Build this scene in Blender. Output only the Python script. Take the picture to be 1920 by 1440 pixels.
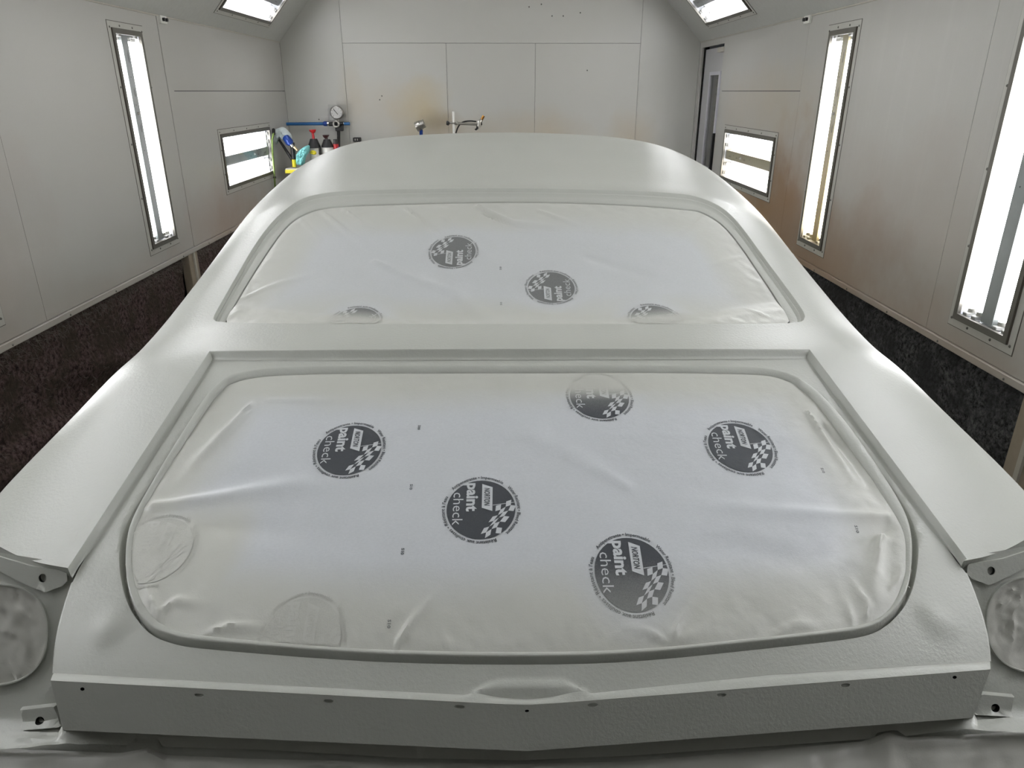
import bpy, math, random
import numpy as np
from mathutils import Vector, Matrix, noise
from mathutils.geometry import delaunay_2d_cdt, tessellate_polygon
random.seed(7)
C = bpy.context.scene.collection
for o in list(bpy.data.objects): bpy.data.objects.remove(o)
H = 1.75                                    # height of the lens above the floor
# ------------------------------------------------------------------ camera
F = 1350.0
PITCH = math.atan(.407); YAW = -0.0133*math.cos(PITCH)
cy_, sy_ = math.cos(YAW), math.sin(YAW)
RZ = np.array([[cy_, -sy_, 0], [sy_, cy_, 0], [0, 0, 1]])
f_ = RZ @ np.array([0, math.cos(PITCH), -math.sin(PITCH)])
u_ = RZ @ np.array([0, math.sin(PITCH), math.cos(PITCH)])
r_ = RZ @ np.array([1., 0, 0])
cam = bpy.data.cameras.new('camera'); cam_o = bpy.data.objects.new('camera', cam); C.objects.link(cam_o)
cam.sensor_width = 36; cam.lens = 36*F/1920; cam.clip_start = .02
cam_o.location = (0, 0, H)
cam_o.rotation_euler = (math.pi/2-PITCH, 0, YAW)
sc = bpy.context.scene; sc.camera = cam_o
# ------------------------------------------------------------------ light and exposure
sc.view_settings.view_transform = 'Standard'; sc.view_settings.look = 'None'
sc.view_settings.gamma = 1; sc.view_settings.use_curve_mapping = False
sc.view_settings.exposure = 1.08
TUBE = 7.0                                  # radiance of a fluorescent tube
wd = bpy.data.worlds.new('booth_dark'); sc.world = wd; wd.use_nodes = True
wd.node_tree.nodes['Background'].inputs[0].default_value = (.5, .53, .55, 1)
wd.node_tree.nodes['Background'].inputs[1].default_value = .02
sc.cycles.max_bounces = 10; sc.cycles.diffuse_bounces = 5; sc.cycles.transparent_max_bounces = 12
sc.cycles.use_denoising = True; sc.cycles.sample_clamp_indirect = 6
sc.cycles.caustics_reflective = False; sc.cycles.caustics_refractive = False

# ------------------------------------------------------------------ helpers
def ray(x, y): return f_+r_*(x-960)/F+u_*(720-y)/F
def on_plane(x, y, P0, n):
    d = ray(x, y); return d*(np.dot(P0, n)/np.dot(d, n))
def onY(x, y, v): d = ray(x, y); return d*v/d[1]
def onX(x, y, v): d = ray(x, y); return d*v/d[0]
def wloc(o):
    return np.array(o.matrix_world_cache) if False else (np.array(o.location) + (wloc(o.parent) if o.parent else 0))
def props(o, label=None, cat=None, group=None, kind=None):
    if label: o['label'] = label
    if cat: o['category'] = cat
    if group: o['group'] = group
    if kind: o['kind'] = kind
    return o
def thing(name, loc, label, cat, group=None, kind=None, mat=None):
    o = bpy.data.objects.new(name, None); C.objects.link(o); o.empty_display_size = .05
    if mat is not None: o.matrix_world = mat
    else: o.location = (loc[0], loc[1], loc[2]+H)
    return props(o, label, cat, group, kind)
def mesh(name, V, Fc, mats, smooth=None, midx=None):
    me = bpy.data.meshes.new(name)
    me.from_pydata([tuple(map(float, v)) for v in V], [], [tuple(map(int, f)) for f in Fc]); me.update()
    for m in (mats if isinstance(mats, (list, tuple)) else [mats]): me.materials.append(m)
    if midx is not None: me.polygons.foreach_set('material_index', list(map(int, midx)))
    if smooth is not None:
        me.polygons.foreach_set('use_smooth', [True]*len(me.polygons))
        me.set_sharp_from_angle(angle=math.radians(smooth))
    return me
def link(name, me, parent=None, label=None):
    o = bpy.data.objects.new(name, me); C.objects.link(o)
    if parent is not None: o.parent = parent
    if label: o['label'] = label
    return o
def obj(name, V, Fc, mats, parent=None, smooth=None, local=False, label=None, midx=None):
    """V in lens-relative metres unless local"""
    V = np.asarray(V, float).reshape(-1, 3)
    if not local:
        V = V+np.array([0, 0, H])
        if parent is not None: V = V-wloc(parent)
    return link(name, mesh(name, V, Fc, mats, smooth, midx), parent, label)
class MB:
    """collects simple shapes into one mesh"""
    def __init__(s): s.V = []; s.F = []; s.M = []
    def add(s, V, Fc, m=0):
        b = len(s.V); s.V += [tuple(v) for v in V]; s.F += [tuple(b+i for i in f) for f in Fc]; s.M += [m]*len(Fc); return s
    def box(s, a, b, m=0, bev=0):
        x0, y0, z0 = a; x1, y1, z1 = b
        if bev:
            c = bev; V = []
            for (X, Y, Z, sx, sy, sz) in [(x, y, z, sx, sy, sz) for x, sx in ((x0, 1), (x1, -1)) for y, sy in ((y0, 1), (y1, -1)) for z, sz in ((z0, 1), (z1, -1))]:
                V += [(X, Y+c*sy, Z+c*sz), (X+c*sx, Y, Z+c*sz), (X+c*sx, Y+c*sy, Z)]
            i = lambda a_, b_, c_, k: ((a_*2+b_)*2+c_)*3+k
            Fc = []
            for a_ in (0, 1): Fc.append([i(a_, 0, 0, 0), i(a_, 1, 0, 0), i(a_, 1, 1, 0), i(a_, 0, 1, 0)][::(-1 if a_ == 0 else 1)])
            for a_ in (0, 1): Fc.append([i(0, a_, 0, 1), i(1, a_, 0, 1), i(1, a_, 1, 1), i(0, a_, 1, 1)][::(1 if a_ == 0 else -1)])
            for a_ in (0, 1): Fc.append([i(0, 0, a_, 2), i(1, 0, a_, 2), i(1, 1, a_, 2), i(0, 1, a_, 2)][::(-1 if a_ == 0 else 1)])
            for p in (0, 1):
                for q in (0, 1):
                    Fc.append([i(p, q, 0, 0), i(p, q, 1, 0), i(p, q, 1, 1), i(p, q, 0, 1)])
                    Fc.append([i(p, 0, q, 0), i(p, 1, q, 0), i(p, 1, q, 2), i(p, 0, q, 2)])
                    Fc.append([i(0, p, q, 1), i(1, p, q, 1), i(1, p, q, 2), i(0, p, q, 2)])
                    for r in (0, 1): Fc.append([i(p, q, r, 0), i(p, q, r, 1), i(p, q, r, 2)])
            return s.add(V, Fc, m)
        V = [(x, y, z) for x in (x0, x1) for y in (y0, y1) for z in (z0, z1)]
        return s.add(V, [(0, 1, 3, 2), (4, 6, 7, 5), (0, 4, 5, 1), (2, 3, 7, 6), (0, 2, 6, 4), (1, 5, 7, 3)], m)
    def tube(s, pts, r, n=10, m=0, cap=True):
        pts = [np.array(p, float) for p in pts]; R = r if hasattr(r, '__len__') else [r]*len(pts)
        V = []; Fc = []; up = None
        for k, p in enumerate(pts):
            t = pts[min(k+1, len(pts)-1)]-pts[max(k-1, 0)]; t = t/(np.linalg.norm(t)+1e-12)
            if up is None:
                up = np.array([0, 0, 1.]) if abs(t[2]) < .9 else np.array([1., 0, 0])
            a = np.cross(t, up); a /= np.linalg.norm(a)+1e-12; b = np.cross(a, t); up = b
            for j in range(n):
                g = 2*math.pi*j/n; V.append(p+R[k]*(a*math.cos(g)+b*math.sin(g)))
        for k in range(len(pts)-1):
            for j in range(n):
                Fc.append((k*n+j, k*n+(j+1) % n, (k+1)*n+(j+1) % n, (k+1)*n+j))
        if cap: Fc += [tuple(range(n))[::-1], tuple((len(pts)-1)*n+j for j in range(n))]
        return s.add(V, Fc, m)
    def prism(s, poly, fn, d, m=0):
        """poly in 2D, fn(a,b,c)->3D, extruded c=0..d"""
        n = len(poly); V = [fn(a, b, 0) for a, b in poly]+[fn(a, b, d) for a, b in poly]
        Fc = [tuple(range(n)), tuple(range(2*n-1, n-1, -1))]+[(i, i+n, (i+1) % n+n, (i+1) % n) for i in range(n)]
        return s.add(V, Fc, m)
    def obj(s, name, mats, parent=None, smooth=None, local=False, label=None):
        return obj(name, s.V, s.F, mats, parent, smooth, local, label, s.M)
def resample(P, n, closed=True):
    P = np.asarray(P, float)
    if closed: P = np.vstack([P, P[:1]])
    L = np.r_[0, np.cumsum(np.linalg.norm(np.diff(P, axis=0), axis=1))]
    t = np.linspace(0, L[-1], n, endpoint=not closed)
    return np.stack([np.interp(t, L, P[:, k]) for k in range(P.shape[1])], 1)
def smooth_open(P, it=2):
    """corner cutting of an open polyline, ends kept"""
    P = np.asarray(P, float)
    for _ in range(it):
        Q = [P[0]]
        for a, b in zip(P[:-1], P[1:]): Q += [.75*a+.25*b, .25*a+.75*b]
        P = np.array(Q+[P[-1]])
    return P
def smooth_closed(P, it=2):
    P = np.asarray(P, float)
    for _ in range(it):
        Q = []
        for a, b in zip(P, np.roll(P, -1, 0)): Q += [.75*a+.25*b, .25*a+.75*b]
        P = np.array(Q)
    return P
def inside(P, poly):
    P = np.asarray(P, float); x, y = P[:, 0], P[:, 1]; r = np.zeros(len(P), bool); n = len(poly)
    for i in range(n):
        x0, y0 = poly[i]; x1, y1 = poly[(i+1) % n]
        if y0 == y1: continue
        c = ((y0 > y) != (y1 > y)) & (x < (x1-x0)*(y-y0)/(y1-y0)+x0); r ^= c
    return r
def seg_dist(P, poly, closed=True):
    P = np.asarray(P, float); A = np.asarray(poly, float); B = np.roll(A, -1, 0)
    if not closed: A = A[:-1]; B = B[:-1]
    best = np.full(len(P), 1e9)
    for a, b in zip(A, B):
        d = b-a; L = (d@d)+1e-12
        t = np.clip(((P-a)@d)/L, 0, 1); q = a+t[:, None]*d
        best = np.minimum(best, np.hypot(P[:, 0]-q[:, 0], P[:, 1]-q[:, 1]))
    return best
def fill(outer, holes, pts, clear):
    """constrained triangulation of outer minus holes with pts inside; loop vertices come first, in order"""
    loops = [np.asarray(outer)]+[np.asarray(h) for h in holes]
    P = np.asarray(pts, float).reshape(-1, 2)
    if len(P):
        ok = inside(P, loops[0])
        for h in loops[1:]: ok &= ~inside(P, h)
        P = P[ok]
        d = np.full(len(P), 1e9)
        for l in loops: d = np.minimum(d, seg_dist(P, l))
        P = P[d > clear]
    vs = np.vstack(loops+[P]); ed = []; b = 0
    for l in loops:
        n = len(l); ed += [(b+i, b+(i+1) % n) for i in range(n)]; b += n
    v, e, fc, ov, oe, of = delaunay_2d_cdt([Vector(p) for p in vs], ed, [], 0, 1e-7)
    v = np.array([tuple(q) for q in v]); m = np.full(len(v), -1)
    for i, o in enumerate(ov):
        if o: m[i] = min(o)
    fc = np.array([f for f in fc]); cen = v[fc].mean(1)
    ok = inside(cen, loops[0])
    for h in loops[1:]: ok &= ~inside(cen, h)
    fc = fc[ok]
    # orient counter-clockwise (facing +z of the plane)
    a, b_, c = v[fc[:, 0]], v[fc[:, 1]], v[fc[:, 2]]
    s = (b_[:, 0]-a[:, 0])*(c[:, 1]-a[:, 1])-(b_[:, 1]-a[:, 1])*(c[:, 0]-a[:, 0])
    fc[s < 0] = fc[s < 0][:, ::-1]
    # restore the input numbering
    out = list(vs); idx = np.zeros(len(v), int)
    for i in range(len(v)):
        if m[i] >= 0: idx[i] = m[i]
        else: idx[i] = len(out); out.append(v[i])
    return np.array(out), idx[fc]
def jgrid(x0, x1, y0, y1, s, jit=.0):
    xs = np.arange(x0, x1, s); ys = np.arange(y0, y1, s*.87); P = []
    for k, y in enumerate(ys): P += [(x+(k % 2)*s/2, y) for x in xs]
    P = np.array(P)
    if jit: P += np.random.RandomState(3).uniform(-jit, jit, P.shape)
    return P
def strip(a0, b0, n, closed=True, flip=False):
    Fc = []
    for i in range(n if closed else n-1):
        j = (i+1) % n; f = (a0+i, a0+j, b0+j, b0+i); Fc.append(f[::-1] if flip else f)
    return Fc
def ncopy(root, M=None, name=None):
    r = root.copy(); C.objects.link(r)
    if M is not None: r.matrix_world = M
    for ch in list(root.children):
        c = ch.copy(); C.objects.link(c); c.parent = r
        for g in list(ch.children):
            d = g.copy(); C.objects.link(d); d.parent = c
    return r
def nz(P, sc_=1., oct_=3, off=0.):
    return np.array([noise.fractal(Vector((p[0]*sc_+off, p[1]*sc_-off, off)), 1.0, 2.0, oct_) for p in P])

# ------------------------------------------------------------------ materials
def srgb(r, g, b):
    f = lambda c: (c/255/12.92) if c/255 <= .04045 else ((c/255+.055)/1.055)**2.4
    return (f(r), f(g), f(b), 1)
class N:
    def __init__(s, name):
        s.m = bpy.data.materials.new(name); s.m.use_nodes = True; s.t = s.m.node_tree; s.b = s.t.nodes['Principled BSDF']
    def n(s, typ, **k):
        o = s.t.nodes.new(typ)
        for a, v in k.items(): setattr(o, a, v)
        return o
    def l(s, a, b): s.t.links.new(a, b)
    def noise(s, scale, detail=2, rough=.5, vec=None, out='Fac'):
        o = s.n('ShaderNodeTexNoise'); o.inputs['Scale'].default_value = scale; o.inputs['Detail'].default_value = detail
        o.inputs['Roughness'].default_value = rough
        if vec is not None: s.l(vec, o.inputs['Vector'])
        return o.outputs[out]
    def pos(s):
        return s.n('ShaderNodeNewGeometry').outputs['Position']
    def obj(s): return s.n('ShaderNodeTexCoord').outputs['Object']
    def ramp(s, fac, stops):
        o = s.n('ShaderNodeValToRGB'); s.l(fac, o.inputs[0]); e = o.color_ramp.elements
        while len(e) < len(stops): e.new(.5)
        for k, (p, c) in enumerate(stops):
            e[k].position = p; e[k].color = c if hasattr(c, '__len__') else (c, c, c, 1)
        return o.outputs[0]
    def mix(s, fac, a, b):
        o = s.n('ShaderNodeMix', data_type='RGBA')
        for v, i in ((fac, 0), (a, 6), (b, 7)):
            if hasattr(v, 'is_linked'): s.l(v, o.inputs[i])
            else: o.inputs[i].default_value = v
        return o.outputs[2]
    def math(s, op, a, b=0., c=0.):
        o = s.n('ShaderNodeMath', operation=op)
        for v, i in ((a, 0), (b, 1), (c, 2)):
            if hasattr(v, 'is_linked'): s.l(v, o.inputs[i])
            else: o.inputs[i].default_value = v
        return o.outputs[0]
    def vmap(s, vec, scale=(1, 1, 1), loc=(0, 0, 0)):
        o = s.n('ShaderNodeMapping'); s.l(vec, o.inputs[0]); o.inputs['Scale'].default_value = scale; o.inputs['Location'].default_value = loc
        return o.outputs[0]
    def bump(s, h, dist=.001, strength=1., prev=None):
        o = s.n('ShaderNodeBump'); o.inputs['Distance'].default_value = dist; o.inputs['Strength'].default_value = strength
        s.l(h, o.inputs['Height'])
        if prev is not None: s.l(prev, o.inputs['Normal'])
        return o.outputs[0]
    def set(s, col=None, rough=None, metal=None, normal=None, spec=None, **k):
        for v, i in ((col, 'Base Color'), (rough, 'Roughness'), (metal, 'Metallic'), (normal, 'Normal'), (spec, 'Specular IOR Level')):
            if v is None: continue
            if hasattr(v, 'is_linked'): s.l(v, s.b.inputs[i])
            else: s.b.inputs[i].default_value = v
        for a, v in k.items(): s.b.inputs[a].default_value = v
        return s.m
def plain(name, col, rough=.5, metal=0., grain=0., gs=300):
    n = N(name)
    f = n.noise(gs/10, 3, vec=n.obj())
    c = n.mix(f, tuple(x*.92 for x in col[:3])+(1,), tuple(min(1, x*1.08) for x in col[:3])+(1,))
    nm = n.bump(n.noise(gs, 2, vec=n.obj()), .0006, grain) if grain else None
    return n.set(c, rough, metal, nm)

def paint_material():
    n = N('car_primer'); p = n.pos()
    c = n.mix(n.noise(1.3, 2, vec=p), srgb(176, 178, 172), srgb(173, 175, 168))
    peel = n.noise(170, 2, .55, vec=p); fine = n.noise(900, 1, vec=p)
    h = n.math('ADD', peel, n.math('MULTIPLY', fine, .25))
    nm = n.bump(h, .00055, 1.)
    return n.set(c, .31, 0, nm, .4)
PRIMER = paint_material()
def sheet_material(ink=False, film=False):
    n = N('masking_ink' if ink else ('masking_film' if film else 'masking_paper')); p = n.pos()
    a = n.n('ShaderNodeAttribute', attribute_name='overspray').outputs['Fac']
    if film: paper = n.mix(n.noise(6, 3, vec=p), srgb(172, 172, 166), srgb(190, 190, 183))
    else:
        fib = n.noise(1, 4, .65, vec=n.vmap(p, (190, 420, 190)))
        paper = n.mix(fib, srgb(180, 184, 188), srgb(200, 203, 206))
    if ink:
        paper = n.mix(n.noise(5, 2, vec=p), srgb(52, 56, 62), srgb(72, 76, 82))
    grainy = n.noise(700, 2, .6, vec=p)
    f = n.math('ADD', a, n.math('MULTIPLY', n.math('SUBTRACT', grainy, .5), .35))
    f = n.ramp(f, [(.03, 0.), (.97, 1.)])
    c = n.mix(f, paper, srgb(186, 187, 180))
    hb = n.math('ADD', n.noise(60, 3, .6, vec=p), n.math('MULTIPLY', n.noise(500, 2, vec=p), .3))
    nm = n.bump(hb, .0006, .8)
    return n.set(c, .34 if not ink else .4, 0, nm, .5)
PAPER = sheet_material(); INK = sheet_material(True); FILM = sheet_material(film=True)

def wall_material(name, base, blobs, streak=0.):
    """blobs: (x,y,z [lens-relative], radius xyz, colour, strength)"""
    n = N(name); p = n.pos()
    col = n.mix(n.noise(.8, 3, vec=p), base, tuple(c*.95 for c in base[:3])+(1,))
    if streak:
        st = n.noise(1, 4, .7, vec=n.vmap(p, (9, 9, .35)))
        col = n.mix(n.ramp(st, [(.52, 0.), (.66, streak)]), col, tuple(min(1, c*1.12) for c in base[:3])+(1,))
    warp = n.noise(2.3, 4, .6, vec=p)
    for (x, y, z, rx, ry, rz, cc, s) in blobs:
        m = n.n('ShaderNodeMapping'); n.l(p, m.inputs[0]); m.vector_type = 'TEXTURE'
        m.inputs['Location'].default_value = (x, y, z+H); m.inputs['Scale'].default_value = (rx, ry, rz)
        ln = n.n('ShaderNodeVectorMath', operation='LENGTH'); n.l(m.outputs[0], ln.inputs[0])
        d = n.math('ADD', ln.outputs['Value'], n.math('MULTIPLY', n.math('SUBTRACT', warp, .5), 1.3))
        f = n.ramp(d, [(.0, s), (.45, s*.62), (1., 0.)])
        col = n.mix(f, col, cc)
    h = n.math('ADD', n.noise(230, 2, .6, vec=p), n.math('MULTIPLY', n.noise(40, 2, vec=p), .5))
    return n.set(col, .31, 0, n.bump(h, .0007, .5), .45)
WBASE = srgb(179, 178, 174)
ORG = srgb(150, 118, 78); TAN = srgb(184, 170, 146); PNK = srgb(166, 152, 142)
WALL_L = wall_material('booth_wall_left', WBASE, [(-2.23, 5.9, -1.0, .3, 1.2, .5, PNK, .8), (-2.23, 6.6, -1.15, .3, 1.2, .4, ORG, .4), (-2.23, 3.0, -.75, .3, .75, .8, PNK, .5), (-2.23, 4.0, -1.1, .3, 1.2, .2, PNK, .4)])
WALL_R = wall_material('booth_wall_right', WBASE, [(2, 5.15, -.75, .3, .75, .62, srgb(138, 100, 56), 1.), (2, 5.6, -.85, .3, .9, .5, srgb(128, 92, 42), .95), (2, 4.6, -1.0, .3, 1.5, .55, srgb(142, 116, 90), 1.), (2, 3.2, -1.1, .3, 1.6, .3, srgb(150, 130, 110), .6), (2, 5.9, -.1, .3, 1.3, .35, TAN, .45), (2, 6.2, -.8, .3, 1.0, .25, ORG, .55), (2, 3.6, -.75, .3, 2.2, .65, PNK, .45)], .22)
WALL_B = wall_material('booth_wall_back', srgb(190, 190, 185), [(-.80, 8, -.2, .38, .3, .42, srgb(190, 176, 142), .75), (-.62, 8, -.30, .3, .3, .18, srgb(140, 122, 94), .55), (-1.55, 8, -.05, .16, .3, .4, TAN, .3), (-1.1, 8, -.15, .6, .3, .4, TAN, .3), (.5, 8, -.42, .5, .3, .3, TAN, .5), (1.35, 8, -.45, .3, .3, .4, TAN, .6), (-.2, 8, -.4, .9, .3, .25, TAN, .35)])
CEIL = plain('booth_ceiling', srgb(178, 179, 175), .45, grain=.3)
TRIM = plain('trim_paint', srgb(176, 172, 162), .45, grain=.2)
TRIM_TAN = plain('trim_tan', srgb(150, 138, 122), .5, grain=.2)
FRAME = plain('lamp_frame_grey', srgb(112, 110, 104), .38, .55)
FRAME_D = plain('lamp_gasket_dark', srgb(74, 68, 60), .55)
FLANGE = plain('lamp_flange', srgb(182, 181, 175), .4, grain=.2)
SCREW = plain('screw_steel', srgb(110, 108, 104), .4, .7)
REFL = plain('lamp_reflector', (.75, .76, .80, 1), .35)
CHAN = plain('ballast_cover', srgb(138, 143, 142), .4, .0)
CHANY = plain('ballast_cover_yellowed', srgb(166, 158, 128), .45, .0)
PRINT = plain('grey_print', srgb(40, 42, 44), .6)
SOCK = plain('lamp_socket', srgb(150, 150, 146), .4)
BLACK = plain('black_plastic', srgb(28, 28, 30), .42)
BLACKR = plain('black_rubber', srgb(24, 24, 26), .65)
DARKIN = plain('dark_inside', srgb(22, 21, 20), .9)
SILVER = plain('cast_metal', srgb(178, 176, 170), .28, .9)
CHROME = plain('chrome', srgb(220, 220, 220), .12, 1.)
BRASS = plain('brass', srgb(180, 130, 70), .3, .9)
BLUE = plain('blue_anodised', srgb(26, 62, 140), .35, .2)
PIPEB = plain('blue_pipe', srgb(24, 92, 150), .4)
RED = plain('red_plastic', srgb(176, 26, 30), .4)
WHITEP = plain('white_plastic', srgb(225, 225, 220), .4)
YEL = plain('yellow_plastic', srgb(214, 200, 40), .5)
CYAN = plain('teal_cloth', srgb(120, 188, 188), .85, grain=.5)
CLOTH = plain('white_cloth', srgb(196, 206, 208), .85, grain=.5)
GREENH = plain('green_hose', srgb(88, 108, 44), .5)
WOODT = plain('bench_top', srgb(180, 178, 168), .5)
FLOORM = plain('floor_concrete', srgb(120, 118, 112), .7, grain=.6, gs=60)
def tube_material():
    n = N('fluorescent_tube_glow'); n.set((.9, .9, .9, 1), .3)
    n.b.inputs['Emission Color'].default_value = (1, .985, .97, 1); n.b.inputs['Emission Strength'].default_value = TUBE
    return n.m
TUBEM = tube_material()
def glass_material(name, stain=None):
    n = N(name); t = n.t; out = t.nodes['Material Output']; t.nodes.remove(n.b)
    tr = n.n('ShaderNodeBsdfTransparent'); gl = n.n('ShaderNodeBsdfGlossy'); gl.inputs['Roughness'].default_value = .06
    if stain:
        sp = n.n('ShaderNodeSeparateXYZ'); n.l(n.obj(), sp.inputs[0])
        f = n.math('ADD', sp.outputs[stain[0]], n.math('MULTIPLY', n.noise(4, 3, vec=n.obj()), .25))
        n.l(n.ramp(n.math('MULTIPLY_ADD', f, stain[1], .5), [(.0, srgb(246, 234, 204)), (.45, srgb(250, 244, 232)), (.8, (.95, .96, .97, 1))]), tr.inputs[0])
    else: tr.inputs[0].default_value = (.94, .95, .96, 1)
    lw = n.n('ShaderNodeLayerWeight'); lw.inputs[0].default_value = .5
    fr = n.math('MULTIPLY_ADD', n.math('POWER', lw.outputs['Facing'], 5.), .85, .04)
    mx = n.n('ShaderNodeMixShader'); n.l(fr, mx.inputs[0]); n.l(tr.outputs[0], mx.inputs[1]); n.l(gl.outputs[0], mx.inputs[2])
    n.l(mx.outputs[0], out.inputs[0]); return n.m
GLASS = glass_material('lamp_glass')
GLASS_Y = glass_material('lamp_glass_oversprayed_low', (0, 1.1))
GLASS_YH = glass_material('lamp_glass_oversprayed', (1, 3.0))
def filter_material(name, a, b, c):
    n = N(name); p = n.pos()
    v = n.n('ShaderNodeTexVoronoi'); v.inputs['Scale'].default_value = 70; n.l(n.vmap(p, (1, 1, .7)), v.inputs['Vector'])
    f = n.noise(45, 6, .75, vec=p); g = n.noise(6, 4, .6, vec=p)
    col = n.mix(n.ramp(f, [(.38, 0.), (.66, 1.)]), a, b)
    col = n.mix(n.ramp(g, [(.42, 0.), (.62, .8)]), col, c)
    h = n.math('ADD', f, n.math('MULTIPLY', n.noise(220, 3, .8, vec=p), .4))
    return n.set(col, .95, 0, n.bump(h, .012, 1.), .1)
FILT_L = filter_material('filter_felt_brown', srgb(48, 38, 38), srgb(128, 108, 106), srgb(78, 70, 62))
FILT_R = filter_material('filter_felt_grey', srgb(30, 30, 32), srgb(124, 124, 126), srgb(62, 62, 64))
FIBRE = plain('filter_fibre', srgb(120, 112, 106), .9)
BAG = glass_material('plastic_bag')
BAG.node_tree.nodes['Transparent BSDF'].inputs[0].default_value = (.86, .86, .87, 1)

# ------------------------------------------------------------------ the room
XL, XR, YB, YF = -2.231, 2.003, 8.0, -2.6
ZT, ZB, ZC = .452, -1.075, 1.02             # wall top, wall bottom (above the filters), flat ceiling
FLR = -H
JT = .0025
def struct(name, V, Fc, m, parent=None, smooth=None):
    o = obj(name, V, Fc, m, parent, smooth)
    if parent is None: o['kind'] = 'structure'
    return o
mb = MB(); mb.box((XL-.6, YF-.1, FLR-.05), (XR+.6, YB+.2, FLR)); props(mb.obj('floor', FLOORM), kind='structure')
def plate(mb, y0, y1, z0, z1, xf, xb, holes):
    """vertical plate in the YZ plane with rectangular openings, front face at xf, back at xb"""
    ys = sorted({y0, y1}|{h[0] for h in holes if y0 < h[0] < y1}|{h[1] for h in holes if y0 < h[1] < y1})
    zs = sorted({z0, z1}|{h[2] for h in holes if z0 < h[2] < z1}|{h[3] for h in holes if z0 < h[3] < z1})
    for a, b in zip(ys, ys[1:]):
        for c, d in zip(zs, zs[1:]):
            ym, zm = (a+b)/2, (c+d)/2
            if any(h[0] < ym < h[1] and h[2] < zm < h[3] for h in holes): continue
            mb.box((min(xf, xb), a, c), (max(xf, xb), b, d))
# lamps in the side walls: (y0,y1,z0,z1) of the glass
vz = (-.905, .308)
LLAMPS = [(.89, 1.2), (2.74, 3.05), (4.615, 4.93)]
RLAMPS = [(.83, 1.14), (2.71, 3.02), (4.50, 4.83)]
LH = (6.06, 7.28, -.715, -.345); RHZ = (5.56, 6.80, -.715, -.345)
def side_wall(side):
    x = XL if side == 'left' else XR; s = 1 if side == 'right' else -1; m = WALL_L if side == 'left' else WALL_R
    root = thing('wall_'+side, (x, (YF+YB)/2, FLR), None, None, kind='structure')
    lamps = [(a-.012, b+.012, vz[0]-.012, vz[1]+.012) for a, b in (LLAMPS if side == 'left' else RLAMPS)]
    hz = LH if side == 'left' else RHZ; lamps.append((hz[0]-.012, hz[1]+.012, hz[2]-.012, hz[3]+.012))
    mb = MB(); plate(mb, YF, YB, ZB, ZT+.02, x+s*.022, x+s*.03, lamps+([(7.15, 7.92, ZB-1, .40)] if side == 'right' else []))
    mb.obj('wall_backing', DARKIN, root)
    if side == 'left': cuts = [YF, -.30, 1.55, 3.405, 5.215, 5.305, YB]
    else: cuts = [YF, -.45, 1.38, 3.24, 5.205, 7.14]
    for a, b in zip(cuts, cuts[1:]):
        split = a > 5.2 and b-a > .5
        for z0, z1 in (((ZB+.035, -.002), (.002, ZT)) if split else ((ZB+.035, ZT),)):
            mb = MB(); pr = .004 if b-a < .2 else 0
            plate(mb, a+JT/2, b-JT/2, z0, z1, x-s*pr, x+s*.022, lamps); mb.obj('wall_panel', m, root)
    # lower header trim and lip over the filters
    y1 = YB if side == 'left' else 7.14
    mb = MB(); mb.box((min(x-s*.012, x+s*.03), YF, ZB), (max(x-s*.012, x+s*.03), y1, ZB+.032), bev=.003); mb.obj('header_trim', m, root)
    if side == 'right':
        mb = MB(); mb.box((x, 7.92, ZB-.7), (x+.03, YB, ZT)); mb.box((x, 7.14, .40), (x+.03, 7.92, ZT)); mb.obj('wall_panel', m, root)
    return root
WL = side_wall('left'); WR = side_wall('right')
# rivets on the header trims
def dome(r, h, n=8):
    V = [(0, 0, h)]; Fc = []
    for k, (rr, hh) in enumerate(((.6, .8), (1, 0))):
        V += [(r*rr*math.cos(2*math.pi*j/n), r*rr*math.sin(2*math.pi*j/n), h*hh) for j in range(n)]
    for j in range(n):
        Fc += [(0, 1+j, 1+(j+1) % n), (1+j, 1+n+j, 1+n+(j+1) % n, 1+(j+1) % n)]
    return V, Fc
V, Fc = dome(.0065, .0045); SCREW_ME = mesh('screw', V, Fc, SCREW, 50)
def screw(parent, loc, rot=(0, 0, 0), s=1.):
    o = link('screw', SCREW_ME, parent); o.location = loc; o.rotation_euler = rot; o.scale = (s, s, s); return o
for root, x, s in ((WL, XL, 1), (WR, XR, -1)):
    L = wloc(root)
    for k in range(12):
        y = 1.7+k*.47
        if y < 7.1: screw(root, (x+s*.012-L[0], y-L[1], ZB+.012+H-L[2]), (0, s*math.pi/2, 0), .9)
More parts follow.
